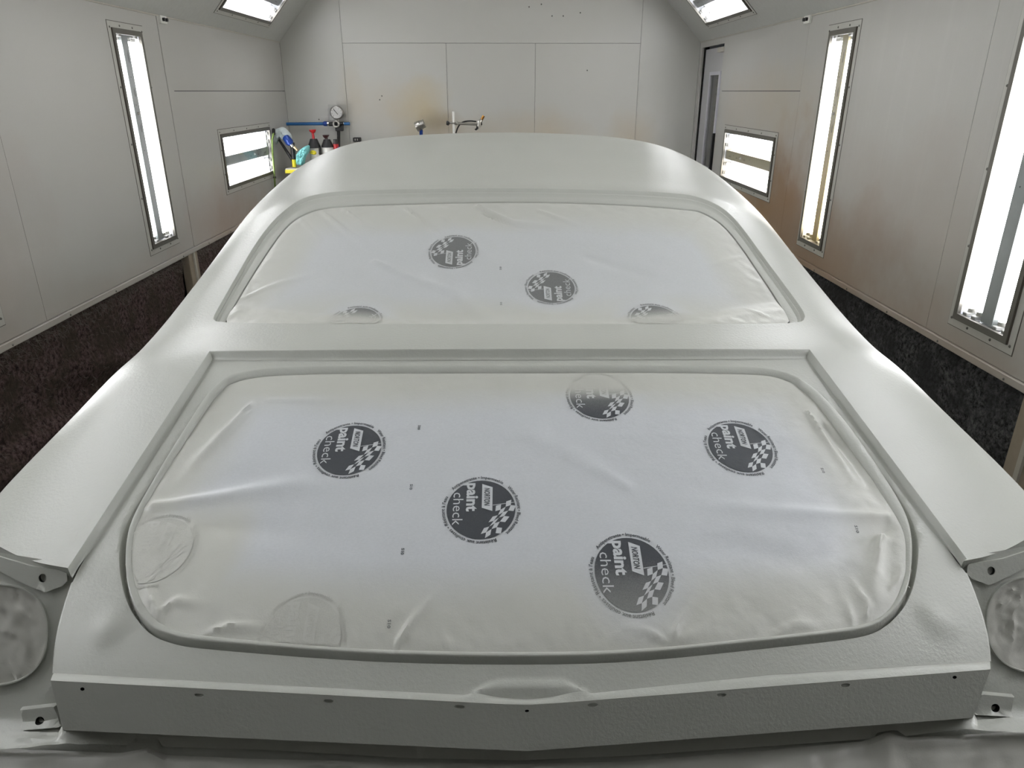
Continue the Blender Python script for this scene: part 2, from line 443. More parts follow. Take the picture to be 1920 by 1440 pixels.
# filters below the side walls
def filter_pad(side, y0, y1, seed):
    x = XL-.05 if side == 'left' else XR+.05; s = 1 if side == 'left' else -1
    ys = np.arange(y0, y1+.001, .022); zs = np.arange(FLR+.02, ZB+.03, .018)
    V = []; ny, nzv = len(ys), len(zs)
    for z in zs:
        for y in ys:
            lump = noise.fractal(Vector((y*2.2, z*3.5, seed)), 1, 2, 4)*.028
            sag = .03*math.sin((z-.14*math.sin(y*1.7+seed))*21+.8*math.sin(y*3))*max(0, min(1, (-1.30-z)*4)) if side == 'left' else 0
            tuck = -.03*max(0, 1-(ZB-z)/.06)
            V.append((x+s*(lump+sag+tuck), y, z))
    Fc = [(j*ny+i, j*ny+i+1, (j+1)*ny+i+1, (j+1)*ny+i) for j in range(nzv-1) for i in range(ny-1)]
    if s < 0: Fc = [f[::-1] for f in Fc]
    far = {'left': 'dark brown matted filter blanket in the opening under the left wall', 'right': 'charcoal fluffy filter blanket in the opening under the right wall'}[side]
    root = thing('exhaust_filter', (x, (y0+y1)/2, FLR+.02), None, 'filter', 'filter blankets under the side walls')
    obj('filter_mat', V, Fc, FILT_L if side == 'left' else FILT_R, root, 60)
    # loose fibres
    rs = random.Random(seed); fb = MB()
    n = int(1500*(y1-y0)) if side == 'left' else int(700*(y1-y0))
    for k in range(n):
        y = rs.uniform(y0+.01, y1-.01); z = ZB-abs(rs.gauss(0, .045 if side == 'left' else .12)) if k % 3 else rs.uniform(-1.6, ZB)
        L = rs.uniform(.012, .035); a = rs.uniform(0, 6.3); p = np.array([x+s*.012+s*rs.uniform(-.005, .02), y, z])
        d = np.array([s*rs.uniform(.1, .6), math.cos(a), math.sin(a)-.3]); w = np.array([0, .0007, .0007])
        q = p+d*L*.5+np.array([0, 0, rs.uniform(-.004, .004)]); e = p+d*L
        fb.add([p-w, p+w, q+w, q-w, e], [(0, 1, 2, 3), (3, 2, 4)])
    o = fb.obj('loose_fibre', FIBRE if side == 'left' else FILT_R, root); o['kind'] = 'stuff'
    return root
o = filter_pad('left', 2.2, 5.09, 3); o['label'] = 'long dark brown matted filter blanket under the left wall'
o = filter_pad('left', 5.26, 7.95, 8); o['label'] = 'short end of dark filter visible past the tan post on the left'
o = filter_pad('right', 2.54, 6.9, 5); o['label'] = 'charcoal fluffy filter blanket in the slot under the right wall'
for side, y in (('left', 5.175), ('right', 2.44), ('left', 2.1)):
    x = XL if side == 'left' else XR; s = 1 if side == 'left' else -1
    mb = MB(); mb.box((x-.06, y-.075, FLR), (x+.0, y+.075, ZB), bev=.004) if s > 0 else mb.box((x, y-.09, FLR), (x+.06, y+.09, ZB), bev=.004)
    o = mb.obj('trim_post', TRIM_TAN, None); o['kind'] = 'structure'
    mb = MB(); mb.box((x+(.0 if s > 0 else -.012), y-.012, FLR), (x+(.012 if s > 0 else 0), y+.012, ZB)); mb.obj('post_rib', TRIM, o).location = (0, 0, 0)
    o2 = o.children[0]
mb = MB(); mb.box((XL-.6, YF, FLR), (XL-.5, YB, ZT)); mb.box((XR+.5, YF, FLR), (XR+.6, YB, ZT)); mb.box((XL-.5, YF, ZB-.001), (XL-.13, YB, ZB+.02)); mb.box((XR+.13, YF, ZB-.001), (XR+.5, YB, ZB+.02))
mb.box((XL-.14, YF, FLR), (XL-.12, 2.0, ZB)); mb.box((XR+.12, YF, FLR), (XR+.14, 2.35, ZB)); props(mb.obj('trim_plenum', DARKIN), kind='structure')
# back wall with its panels
bw = thing('wall_back', (0, YB, FLR), None, None, kind='structure')
mb = MB(); mb.box((XL-.1, YB+.02, FLR), (XR+.1, YB+.04, ZC+.1)); mb.obj('wall_backing', DARKIN, bw)
g = .003
for (x0, x1, z0, z1) in [(XL, -1.605, FLR, ZC), (-1.605, 1.395, .445, ZC), (-1.605, -.566, FLR, .445), (-.566, .335, FLR, .445), (.335, 1.395, FLR, .445), (1.395, XR, FLR, ZC)]:
    mb = MB(); mb.box((x0+g/2, YB, z0+g/2), (x1-g/2, YB+.02, z1-g/2)); mb.obj('wall_panel', WALL_B, bw)
# a few screw heads and holes on the back wall
L = wloc(bw)
for px, py in ((992, 13), (1035, 30), (1056, 30), (1088, 24), (1101, 132), (716, 180), (712, 187), (598, 224), (1015, 8)):
    p = onY(px, py, YB); screw(bw, (p[0]-L[0], p[1]-L[1]-.001, p[2]+H-L[2]), (math.pi/2, 0, 0), 1.1)
# front wall behind the camera
mb = MB(); mb.box((XL-.1, YF-.1, FLR), (XR+.1, YF, ZC+.1)); props(mb.obj('wall_front', plain('grey_door_wall', srgb(66, 66, 66), .6)), kind='structure')
# hips and flat ceiling
HIP = {}; HIPY = (6.72, 3.9, 2.0, .62)
for side, x, xi in (('left', XL, -1.725), ('right', XR, 1.44)):
    s = 1 if side == 'left' else -1
    mb = MB(); a = (x, ZT); b = (xi, ZC)
    nrm = np.array([-(b[1]-a[1])*s, 0, (b[0]-a[0])*s]); nrm = nrm/np.linalg.norm(nrm)
    if nrm[2] < 0: nrm = -nrm
    o_ = nrm*.03
    e_ = np.array([b[0]-a[0], b[1]-a[1]]); Lh = float(np.linalg.norm(e_)); e_ /= Lh
    hl = [(yc-.627, yc+.627, .37-.197, .37+.197) for yc in HIPY]
    ys = sorted({YF, YB}|{q for h in hl for q in h[:2]}); ss = [0, .37-.197, .37+.197, Lh]
    for y0, y1 in zip(ys, ys[1:]):
        for s0, s1 in zip(ss, ss[1:]):
            ym, sm_ = (y0+y1)/2, (s0+s1)/2
            if any(h[0] < ym < h[1] and h[2] < sm_ < h[3] for h in hl): continue
            V = [(a[0]+e_[0]*t_, y_, a[1]+e_[1]*t_) for t_, y_ in ((s0, y0), (s0, y1), (s1, y1), (s1, y0))]; V += [tuple(np.array(v)+o_) for v in V]
            mb.add(V, [(0, 1, 2, 3), (7, 6, 5, 4), (0, 4, 5, 1), (1, 5, 6, 2), (2, 6, 7, 3), (3, 7, 4, 0)])
    root = thing('ceiling_hip_'+side, (x, 0, ZT), None, None, kind='structure'); mb.obj('hip_panel', CEIL, root)
    e = np.array([b[0]-a[0], 0, b[1]-a[1]]); e /= np.linalg.norm(e)
    HIP[side] = (np.array([x, 0, ZT]), e, -nrm)
    q = MB(); q.box((min(x, x-s*0+s*.006), YF, ZT-.004), (max(x, x+s*.006), YB, ZT+.004)); q.obj('corner_bead', TRIM, root)
mb = MB(); mb.box((-1.75, YF, ZC), (1.47, YB, ZC+.04)); props(mb.obj('ceiling', plain('ceiling_filter_white', srgb(236, 236, 232), .9)), kind='structure')

# ------------------------------------------------------------------ light fixtures
# local frame: x along the tubes (length), y across, z out of the wall
def make_fixture(Lg, Wg, glass, chan, deep=.07, near=1):
    root = bpy.data.objects.new('wall_light', None); C.objects.link(root)
    hx, hy = Lg/2, Wg/2; fo = .062
    def ring(mb, ax, ay, bx, by, z0, z1, m=0):
        """rectangular ring from outer (ax,ay) to inner (bx,by), z0..z1"""
        mb.box((-ax, -ay, z0), (ax, -by, z1), m); mb.box((-ax, by, z0), (ax, ay, z1), m)
        mb.box((-ax, -by, z0), (-bx, by, z1), m); mb.box((bx, -by, z0), (ax, by, z1), m)
    mb = MB(); ring(mb, hx+fo, hy+fo, hx+.024, hy+.024, 0, .003); mb.obj('flange', FLANGE, root, local=True)
    mb = MB(); ring(mb, hx+fo+.0035, hy+fo+.0035, hx+fo-.001, hy+fo-.001, 0, .0012); mb.obj('flange_seam', FRAME_D, root, local=True)
    mb = MB(); ring(mb, hx+.026, hy+.026, hx, hy, -.004, .012); mb.obj('frame', FRAME, root, local=True)
    mb = MB(); ring(mb, hx+.0285, hy+.0285, hx+.0265, hy+.0265, .002, .010); mb.obj('gasket', FRAME_D, root, local=True)
    mb = MB(); mb.add([(-hx-.002, -hy-.002, 0), (hx+.002, -hy-.002, 0), (hx+.002, hy+.002, 0), (-hx-.002, hy+.002, 0)], [(0, 1, 2, 3)]); mb.obj('glass_pane', glass, root, local=True)
    mb = MB()                                   # white enamel tray
    mb.box((-hx-.01, -hy-.01, -deep-.004), (hx+.01, hy+.01, -deep)); ring(mb, hx+.012, hy+.012, hx+.008, hy+.008, -deep, -.005)
    mb.obj('housing', REFL, root, local=True)
    cw = .075
    mb = MB(); V = [(-hx, -cw/2-.01, -deep), (-hx, -cw/2, -deep+.052), (-hx, cw/2, -deep+.052), (-hx, cw/2+.01, -deep)]; V += [(-x, y, z) for x, y, z in V]
    mb.add(V, [(0, 1, 5, 4), (1, 2, 6, 5), (2, 3, 7, 6)]); o = mb.obj('ballast_cover', chan, root, local=True)
    # screw, labels and lettering on the ballast cover
    zc = -deep+.0525
    mb = MB(); mb.tube([(hx*.28, 0, zc), (hx*.28, 0, zc+.008)], .009, 10); mb.tube([(hx*.28, 0, zc+.006), (hx*.28, 0, zc+.014)], .006, 8); mb.obj('thumb_screw', SCREW, o, local=True)
    mb = MB()
    for xx in (-.08, .36, .62): mb.tube([(hx*xx, .006, zc), (hx*xx, .006, zc+.001)], .0035, 8)
    for xx, w in ((.10, .05), (.14, .02), (.44, .05), (.75, .07)):
        mb.box((hx*xx, -.012, zc), (hx*xx+w, -.0095, zc+.0004)); mb.box((hx*xx, -.005, zc), (hx*xx+w*.8, -.003, zc+.0004))
    mb.obj('printed_marks', PRINT, o, local=True)['kind'] = 'stuff'
    tr = .0165
    for sy in (-1, 1):
        for k in (0, 1):
            y = sy*(hy*.46 + k*hy*.38)
            mb = MB(); mb.tube([(-hx+.03, y, -deep+.034), (hx-.03, y, -deep+.034)], tr, 12)
            t = mb.obj('fluorescent_tube', TUBEM, root, 60, local=True)
            for sx in (-1, 1):
                mb = MB(); mb.tube([(sx*(hx-.032), y, -deep+.034), (sx*(hx-.014), y, -deep+.034)], .0172, 10); mb.obj('end_cap', SILVER, t, 60, local=True)
            for sx in (-1, 1):
                mb = MB(); mb.box((sx*(hx-.006)-.008, y-.014, -deep), (sx*(hx-.006)+.008, y+.014, -deep+.066), bev=.003); mb.obj('lamp_holder', SOCK, root, local=True)
    n = max(3, round(Lg/.3))
    for k in range(n+1):
        x = -hx-.03+(Lg+.06)*k/n
        for sy in (-1, 1): screw(root, (x, sy*(hy+.042), .003)) if 1 else 0
    for sx in (-1, 1):
        for y in (-hy*.5, hy*.5): screw(root, (sx*(hx+.043), y, .003))
    return root
def frameM(o, ex, ey, ez):
    M = Matrix.Identity(4)
    for k, e in enumerate((ex, ey, ez)):
        for i in range(3): M[i][k] = float(e[i])
    M.translation = Vector((float(o[0]), float(o[1]), float(o[2]+H))); return M
VERT = 1.213; WV = .312
fx_v = make_fixture(VERT, WV, GLASS, CHAN)
fx_vy = make_fixture(VERT, WV, GLASS_Y, CHANY)
fx_h = make_fixture(1.23, .37, GLASS, CHAN)
fx_hy = make_fixture(1.23, .37, GLASS_YH, CHANY)
def place(proto, M, label, group, first=[set()]):
    if proto.name in first[0]: o = ncopy(proto, M)
    else: first[0].add(proto.name); o = proto; o.matrix_world = M
    return props(o, label, 'light fixture', group)
up, dn = (0, 0, 1), (0, 0, -1)
zc = sum(vz)/2
GV = 'tall recessed lights in the side walls'; GH = 'long lights in the sloped ceiling edges'; GO = 'low horizontal end lights'
for (a, b), lab in zip(LLAMPS[::-1], ('tall four-tube wall light on the left wall, fully in view', 'left wall light cut by the left picture edge, only its lower corner in view', 'tall left wall light beside the camera')):
    place(fx_v, frameM((XL, (a+b)/2, zc), up, (0, -1, 0) if 1 else 0, (1, 0, 0)), lab, GV)
for i, ((a, b), lab) in enumerate(zip(RLAMPS[::-1], ('tall right wall light with yellowed lower end, beside the brown stain', 'largest wall light, cut by the right picture edge', 'tall right wall light beside the camera'))):
    place(fx_vy if i == 0 else fx_v, frameM((XR, (a+b)/2, zc), up, (0, 1, 0), (-1, 0, 0)), lab, GV)
place(fx_h, frameM((XL, (LH[0]+LH[1])/2, (LH[2]+LH[3])/2), (0, -1, 0), dn, (1, 0, 0)) if 0 else frameM((XL, (LH[0]+LH[1])/2, (LH[2]+LH[3])/2), (0, 1, 0), (0, 0, 1), (1, 0, 0)), 'low horizontal four-tube light on the left wall near the corner bench', GO)
place(fx_hy, frameM((XR, (RHZ[0]+RHZ[1])/2, (RHZ[2]+RHZ[3])/2), (0, 1, 0), (0, 0, 1), (-1, 0, 0)), 'low horizontal light with amber overspray on the right wall near the door', GO)
for side in ('left', 'right'):
    P0, e, nn = HIP[side]
    for k, yc in enumerate(HIPY):
        c = P0+e*.37+np.array([0, yc, 0])+nn*.001
        lab = f'sloped ceiling light cut off at the top of the picture, {side} of the back wall' if k == 0 else f'overhead sloped light on the {side}, number {("two","three","four","five")[k-1]} from the back wall'
        ex = np.array([0, 1., 0]); ey = np.cross(nn, ex)
        place(fx_h, frameM(c, ex, ey, nn), lab, GH)

# ------------------------------------------------------------------ door in the right wall
dr = thing('door_1', (XR, 7.53, FLR), None, None, kind='structure')
mb = MB(); plate(mb, 7.15, 7.895, FLR, .38, XR+.035, XR+.06, [(7.30, 7.60, -.70, .14)]); mb.obj('door_leaf', plain('door_paint', srgb(176, 176, 178), .4), dr)
mb = MB()
for a, b in (((XR+.02, 7.27, .14), (XR+.04, 7.63, .17)), ((XR+.02, 7.27, -.73), (XR+.04, 7.63, -.70)), ((XR+.02, 7.27, -.70), (XR+.04, 7.30, .14)), ((XR+.02, 7.60, -.70), (XR+.04, 7.63, .14))): mb.box(a, b)
mb.obj('window_frame', plain('window_frame_white', srgb(196, 196, 204), .35), dr)
mb = MB(); mb.box((XR+.045, 7.30, -.70), (XR+.05, 7.60, .14)); mb.obj('window_pane', plain('dim_glass', srgb(92, 92, 88), .12), dr)
mb = MB(); mb.box((XR-.02, 7.17, -.72), (XR+.03, 7.20, -.37), bev=.004); mb.box((XR+.02, 7.175, -.70), (XR+.04, 7.195, -.39)); mb.obj('door_handle', BLACK, dr)
mb = MB(); mb.box((XR+.03, 7.895, FLR), (XR+.06, 7.92, .39)); mb.obj('door_gap', DARKIN, dr)
mb = MB(); mb.box((XR-.01, 7.13, .33), (XR+.03, 7.33, .37), bev=.004); mb.obj('door_closer', TRIM, dr)
# small socket plates at the top of the side walls
for side, x, s, y in (('left', XL, 1, 5.29), ('right', XR, -1, 5.22)):
    o = thing('hook_plate', (x, y, .43), f'small white plate with two dark knobs high on the {side} wall', 'wall plate', 'small plates at the wall tops')
    mb = MB(); mb.box((min(x, x+s*.02), y-.045, .408), (max(x, x+s*.02), y+.045, .455), bev=.003); mb.obj('plate', WHITEP, o)
    for d in (-.02, .02):
        mb = MB(); mb.tube([(x+s*.02, y+d, .432), (x+s*.035, y+d, .432)], .011, 10); mb.obj('knob', BLACK, o)

# ------------------------------------------------------------------ the car: reference surfaces
def smtab(xs, ys, sig=.03, n=1200):
    xs = np.array(xs, float); ys = np.array(ys, float)
    # monotone cubic slopes
    h = np.diff(xs); d = np.diff(ys)/h; m = np.zeros(len(xs)); m[0], m[-1] = d[0], d[-1]
    for i in range(1, len(xs)-1): m[i] = 0 if d[i-1]*d[i] <= 0 else 2*d[i-1]*d[i]/(d[i-1]+d[i])
    X = np.linspace(xs[0], xs[-1], n); k = np.clip(np.searchsorted(xs, X, 'right')-1, 0, len(xs)-2)
    t = (X-xs[k])/h[k]; t2, t3 = t*t, t*t*t
    Yv = (2*t3-3*t2+1)*ys[k]+(t3-2*t2+t)*h[k]*m[k]+(-2*t3+3*t2)*ys[k+1]+(t3-t2)*h[k]*m[k+1]
    dx = X[1]-X[0]; w = int(4*sig/dx)+1; ker = np.exp(-.5*(np.arange(-w, w+1)*dx/sig)**2); ker /= ker.sum()
    pad = np.r_[Yv[0]+(np.arange(-w, 0)*dx)*m[0], Yv, Yv[-1]+np.arange(1, w+1)*dx*m[-1]]
    return X, np.convolve(pad, ker, 'valid')
HC = smtab([.5, .80, 1.0, 1.18, 1.411, 1.56, 1.74, 2.02, 2.35, 2.62, 2.97, 3.37, 3.72, 4.2, 5.0, 5.6], [.955, .965, .970, .966, .934, .921, .907, .872, .822, .808, .795, .75, .72, .80, .88, .86], .05)
ZS = smtab([.5, .80, 1.0, 1.18, 1.411, 1.56, 1.74, 2.02, 2.35, 2.62, 2.97, 3.37, 3.72, 4.2, 5.0, 5.6], [-.92, -.815, -.752, -.700, -.645, -.618, -.584, -.493, -.365, -.315, -.273, -.245, -.27, -.52, -.62, -.68], .05)
Z0 = smtab([.5, .83, 1.2, 1.47, 1.53, 1.655, 1.69, 2.16, 2.22, 2.36, 2.6, 2.9, 3.3, 3.6, 3.85, 4.25, 5.0, 5.6], [-.854, -.743, -.6185, -.5275, -.514, -.504, -.496, -.292, -.269, -.2525, -.221, -.192, -.172, -.182, -.23, -.44, -.55, -.62], .026)
cx = lambda Yv: .031-.010*np.asarray(Yv)
hc = lambda Yv: np.interp(Yv, *HC)
zs_ = lambda Yv: np.interp(Yv, *ZS)
z0_ = lambda Yv: np.interp(Yv, *Z0)
def prof(Yv):
    k_ = np.clip((np.asarray(Yv, float)-1.45)/.6, 0, 1); k_ = k_*k_*(3-2*k_)
    return .035+.003*k_, 17.-9.5*k_
def body(x, Yv):
    """height of the body skin over (x,Y), |x - centre| up to the crest, continued beyond"""
    x = np.asarray(x, float); Yv = np.asarray(Yv, float)
    q = np.abs(x-cx(Yv))/hc(Yv); D = z0_(Yv)-zs_(Yv); c, n_ = prof(Yv)
    z = z0_(Yv)-c*np.minimum(q, 1)**2-(D-c)*np.minimum(q, 1)**n_
    return z-np.maximum(q-1, 0)*.9
TH1, ARC = math.radians(84), .085
def skin(w, Yv):
    """w: signed girth coordinate from the centre line -> 3D"""
    w = np.asarray(w, float); Yv = np.asarray(Yv, float); h = hc(Yv); sg = np.sign(w); a = np.abs(w)
    e = np.maximum(a-h, 0); x = np.minimum(a, h).astype(float)
    z = body(cx(Yv)+x, Yv)
    t = np.minimum(e, ARC); n = 8; c_, m_ = prof(Yv); TH0 = np.arctan((2*c_+m_*(z0_(Yv)-zs_(Yv)-c_))/h)
    for k in range(n):                          # integrate along the bend
        th = TH0+(TH1-TH0)*(t*(k+.5)/n)/ARC; x = x+np.cos(th)*t/n; z = z-np.sin(th)*t/n
    r = np.maximum(e-ARC, 0); x = x+math.cos(TH1)*r; z = z-math.sin(TH1)*r
    return np.stack([cx(Yv)+sg*x, Yv, z], -1)
def floor_(x, Yv):
    """gutter panel around the boot opening, rolling down to the tail"""
    Yv = np.asarray(Yv, float); d = np.maximum(1.02-Yv, 0)
    ex = 1.25*d*d
    return body(cx(Yv)+(np.asarray(x)-cx(Yv))*.93, Yv)-.019-ex
def hit(px, py, fn, t0=.5, t1=6.):
    d = ray(px, py); ts = np.linspace(t0, t1, 1500); P = d[None]*ts[:, None]
    g = P[:, 2]-fn(P[:, 0], P[:, 1]); k = np.where((g[:-1] > 0) & (g[1:] <= 0))[0]
    k = k[0] if len(k) else len(ts)-2
    a, b = ts[k], ts[k+1]
    for _ in range(30):
        m = (a+b)/2; q = d*m
        if q[2]-float(fn(q[0], q[1])) > 0: a = m
        else: b = m
    return d*a
def hits(pts, fn): return np.array([hit(x, y, fn) for x, y in pts])

# ------------------------------------------------------------------ the car: shell with recesses
CAR = thing('car_body', (.02, 2.5, FLR), 'grey-white primed car body shell masked with paper in the paint booth', 'car')
def to_w(P): P = np.asarray(P, float); return np.stack([P[:, 0]-cx(P[:, 1]), P[:, 1]], 1)
lidL = hits([(127+(393-127)*t, 1065+(658-1065)*t) for t in np.linspace(0, 1, 60)], body)
lidF = hits([(393+(1518-393)*t, 658-6*math.sin(math.pi*t)*.4-3*t) for t in np.linspace(0, 1, 110)], body)
lidR = hits([(1518+(1813-1518)*t, 655+(1048-655)*t) for t in np.linspace(0, 1, 60)], body)
LIDtap = None
LID = np.vstack([lidL[:-1], lidF[:-1], lidR])[:, :2]
segs = [lidL[:, :2], lidF[:, :2], lidR[:, :2]]
def edge_n(s): d = s[-1]-s[0]; d /= np.linalg.norm(d); return np.array([d[1], -d[0]])
en = [edge_n(s) for s in segs]                                  # inward normals
def miter(a, b): m = a+b; return m/(m@a)
MIT = [en[0], miter(en[0], en[1]), miter(en[1], en[2]), en[2]]
insv = []
for k, s in enumerate(segs):
    t = np.linspace(0, 1, len(s))[:, None]; v = MIT[k]*(1-t)+MIT[k+1]*t
    insv.append(v[:-1] if k < 2 else v)
INSV = np.vstack(insv)
n_tp = np.minimum(np.arange(len(LID)), np.arange(len(LID))[::-1]); TAPER = np.clip(n_tp/12, .25, 1)[:, None]
WOUT_L = [(400, 593), (439, 525), (478, 457), (511, 414), (536, 392), (565, 371), (614, 360), (700, 355.5), (942, 352)]
WOUT_R = [(1180, 357), (1280, 363), (1309, 369), (1344, 382), (1373, 404), (1400, 437), (1435, 486), (1474, 538), (1507, 583), (1511, 596), (1500, 607)]
WOUT_B = [(1300, 608), (954, 608), (600, 607), (409, 605), (399, 599)]
WIN_L = [(423, 590), (448.6, 542), (493, 472), (536, 412), (571, 390), (610, 379), (699, 374), (942, 368)]
WIN_R = [(1148, 372), (1294, 383), (1317, 387.6), (1352, 407), (1383, 441), (1424, 501), (1455, 546), (1480, 590), (1484, 599), (1478, 603)]
WIN_B = [(1300, 603.5), (954, 603.5), (600, 603.5), (428, 603), (420, 600)]
NW = 560
def px_loop(pts, it=2, n=NW):
    q = smooth_closed(pts, it); return q
def loop3(pts, fn, n, it=2, start=None):
    q = hits(resample(smooth_closed(pts, it), 360), fn); q = resample(q, n)
    if start is not None:
        k = np.argmin(np.hypot(q[:, 0]-start[0], q[:, 1]-start[1])); q = np.roll(q, -k, 0)
    return q
wo = loop3(WOUT_L+WOUT_R+WOUT_B, body, NW); wo = np.roll(wo, -np.argmin(np.hypot(wo[:, 0]+.0, wo[:, 1]-5)), 0)
# inner loop paired to the outer one by nearest parameter
wi_raw = resample(loop3(WIN_L+WIN_R+WIN_B, body, 1500), 1500)
def pair_loops(o, i_raw):
    """monotone pairing of loop i to loop o via angle about the centre of an anisotropic frame"""
    n = len(o); c = i_raw.mean(0)[:2]
    Lo = np.r_[0, np.cumsum(np.linalg.norm(np.diff(np.vstack([o, o[:1]])[:, :2], axis=0), axis=1))]
    idx = np.array([np.argmin(np.hypot(i_raw[:, 0]-p[0], i_raw[:, 1]-p[1])) for p in o]).astype(float)
    N_ = len(i_raw); un = np.unwrap(idx/N_*2*math.pi)*N_/(2*math.pi)
    if un[-1] < un[0]: un = -np.maximum.accumulate(-un)
    else: un = np.maximum.accumulate(un)
    ker = np.ones(9)/9; ext = np.r_[un[-4:]-(N_ if un[-1] > un[0] else -N_), un, un[:4]+(N_ if un[-1] > un[0] else -N_)]
    un = np.convolve(ext, ker, 'valid')
    k = np.floor(un).astype(int); f = (un-k)[:, None]
    return i_raw[k % N_]*(1-f)+i_raw[(k+1) % N_]*f
wi = pair_loops(wo, wi_raw)
LIDTIP = lidL[0]
# outline of the skin in (girth, Y)
LW = LID.copy(); LW[:, 0] -= cx(LW[:, 1])
endL = smooth_open([(-.613, .842), (-.66, .853), (-.708, .872), (-.775, .912), (-.86, .955), (-.93, .985), (-1.1, 1.0), (-1.66, 1.0)], 2)
endL = LW[0]+(endL-endL[0])*1.15; endL[-1] = (-1.66, endL[-1][1])
endR = endL.copy(); endR[:, 0] *= -1; endR[0] = LW[-1]
rs_ = lambda P, d: resample(P, max(2, int(np.linalg.norm(np.diff(P, axis=0), axis=1).sum()/d)), False)
eL = rs_(endL, .012); eR = rs_(endR, .012)
sideL = rs_(np.array([eL[-1], (-1.66, 5.5)]), .06); far = rs_(np.array([(-1.66, 5.5), (1.66, 5.5)]), .06); sideR = rs_(np.array([(1.66, 5.5), eR[-1]]), .06)
outer = np.vstack([LW, eR[1:], sideR[::-1][::-1][::-1][:0] if 0 else sideR[::-1][:-1][1:][:, :], ]) if 0 else None
outer = np.vstack([LW, eR[1:-1], sideR[::-1][:-1], far[::-1][:-1], sideL[::-1][:-1], eL[1:-1][::-1]])
whole = to_w(wo)
near = jgrid(-1.12, 1.12, .9, 3.9, .0155)
coarse = np.vstack([jgrid(-1.6, -1.14, 1.2, 3.9, .06), jgrid(1.14, 1.6, 1.2, 3.9, .06), jgrid(-1.6, 1.6, 3.95, 5.45, .06)])
v2, tri = fill(outer, [whole], np.vstack([near, coarse]), .0075)
V3 = skin(v2[:, 0], v2[:, 1]); nb = len(V3)
faces = [tuple(t) for t in tri]; V = [V3]
base_out, base_win = 0, len(outer)
nl = len(LW)
def add_ring(P):
    global nb
    V.append(np.asarray(P)); b = nb; nb += len(P); return b
# wall of the boot recess
prev = 0; lidz = body(LID[:, 0], LID[:, 1]); wallcol = [[0], [nl-1]]
flz = floor_(LID[:, 0]+INSV[:, 0]*.008, LID[:, 1]+INSV[:, 1]*.008)
for o, t in ((.0008, .05), (.002, .14), (.0055, .72), (.0085, .92), (.013, 1.)):
    P = LID+INSV*o*TAPER; z = lidz*(1-t)+(flz-.0002)*t
    b = add_ring(np.column_stack([P, z])); faces += strip(prev, b, nl, False, True); prev = b; wallcol[0].append(b); wallcol[1].append(b+nl-1)
# fender end edges turned down
for E_, idx0, fl in ((eR, nl-1, True), (eL, None, False)):
    P3 = skin(E_[:, 0], E_[:, 1]); n_ = len(E_)
    t_ = np.gradient(P3, axis=0); t_ /= np.linalg.norm(t_, axis=1)[:, None]
    b0 = add_ring(P3)
    b1 = add_ring(P3+np.array([0, .0015, -.003])); b2 = add_ring(P3+np.array([0, .006, -.028]))
    faces += strip(b0, b1, n_, False, fl) + strip(b1, b2, n_, False, fl)
    wc = wallcol[1] if E_ is eR else wallcol[0]; faces.append(tuple([b1, b2]+wc[::-1]))
# rear window recess
def winz(P, t, dep):
    return body(P[:, 0], P[:, 1])+dep
bot = np.clip((1.72-wo[:, 1])/.05, 0, 1)*(np.abs(wo[:, 0]) < .70)  # along the lower edge the recess is shallow
sc_d = 1-.62*bot
prev = base_win
for t, dep in ((.03, -.0008), (.10, -.005), (.18, -.0085), (.26, -.0072), (.33, -.0092), (.42, -.0125), (.60, -.0128), (.94, -.0130), (.985, -.0138), (1., -.016), (1.0, -.045)):
    P = wo*(1-t)+wi*t; z = body(P[:, 0], P[:, 1])+dep*sc_d
    b = add_ring(np.column_stack([P[:, :2], z])); faces += strip(prev, b, NW, True, False); prev = b
VB = np.vstack(V)
# make every recess ring face up
def orient_up(V, Fc):
    out = []
    for f in Fc:
        a, b, c = V[f[0]], V[f[1]], V[f[2]]
        out.append(f if np.cross(b-a, c-a)[2] >= -1e-12 else tuple(f[::-1]))
    return out
obj('body_shell', VB, faces, PRIMER, CAR, 38)

# ---------------- lip around the boot opening
OUT = [(460, 694), (431, 702), (395.5, 729), (369, 769), (324, 840), (289, 898), (249, 969), (238, 1009), (235.5, 1062), (244, 1115), (262, 1151), (289, 1178), (329, 1192.5), (369, 1199), (511, 1211), (620, 1219), (745, 1226), (960, 1230), (1180, 1226), (1440, 1199), (1600, 1182), (1646, 1169), (1683, 1138), (1704, 1094), (1710, 1036), (1707.5, 994), (1696, 957), (1667, 907), (1600, 807), (1542, 740), (1504, 711), (1471, 696), (1448, 690), (1410, 686), (1227, 683), (960, 684), (652, 684), (516, 687)]
INN = [(463, 709), (422, 722), (404, 735.6), (378, 773), (329, 853), (289, 915), (251, 991), (246, 1031), (247, 1075), (258, 1115), (275.5, 1147), (302, 1172), (333, 1185), (373, 1192), (511, 1205), (620, 1214), (745, 1220.5), (960, 1224), (1180, 1221), (1440, 1195), (1600, 1177), (1642, 1165), (1671, 1143), (1692, 1102), (1700, 1057), (1698, 1007), (1679, 965), (1633, 890), (1579, 815), (1533, 752), (1508, 727), (1483, 715), (1450, 704.6), (1410, 700.5), (1227, 697.5), (960, 699), (652, 699), (516, 703)]
YFR = hit(960, 690, lambda a_, b_: floor_(a_, b_)+.019)[1]
front_w = lambda x, Yv: np.clip((np.asarray(Yv)-(YFR-.06))/.04, 0, 1)*(np.abs(np.asarray(x)-.017) < .60)
liph = lambda Yv: .0075+.0115*np.clip((np.asarray(Yv)-1.0)/.25, 0, 1)
lip_ = lambda x, Yv: floor_(x, Yv)+liph(Yv)
lipi_ = lambda x, Yv: floor_(x, Yv)+liph(Yv)-.0035-.006*front_w(x, Yv)
NL = 520
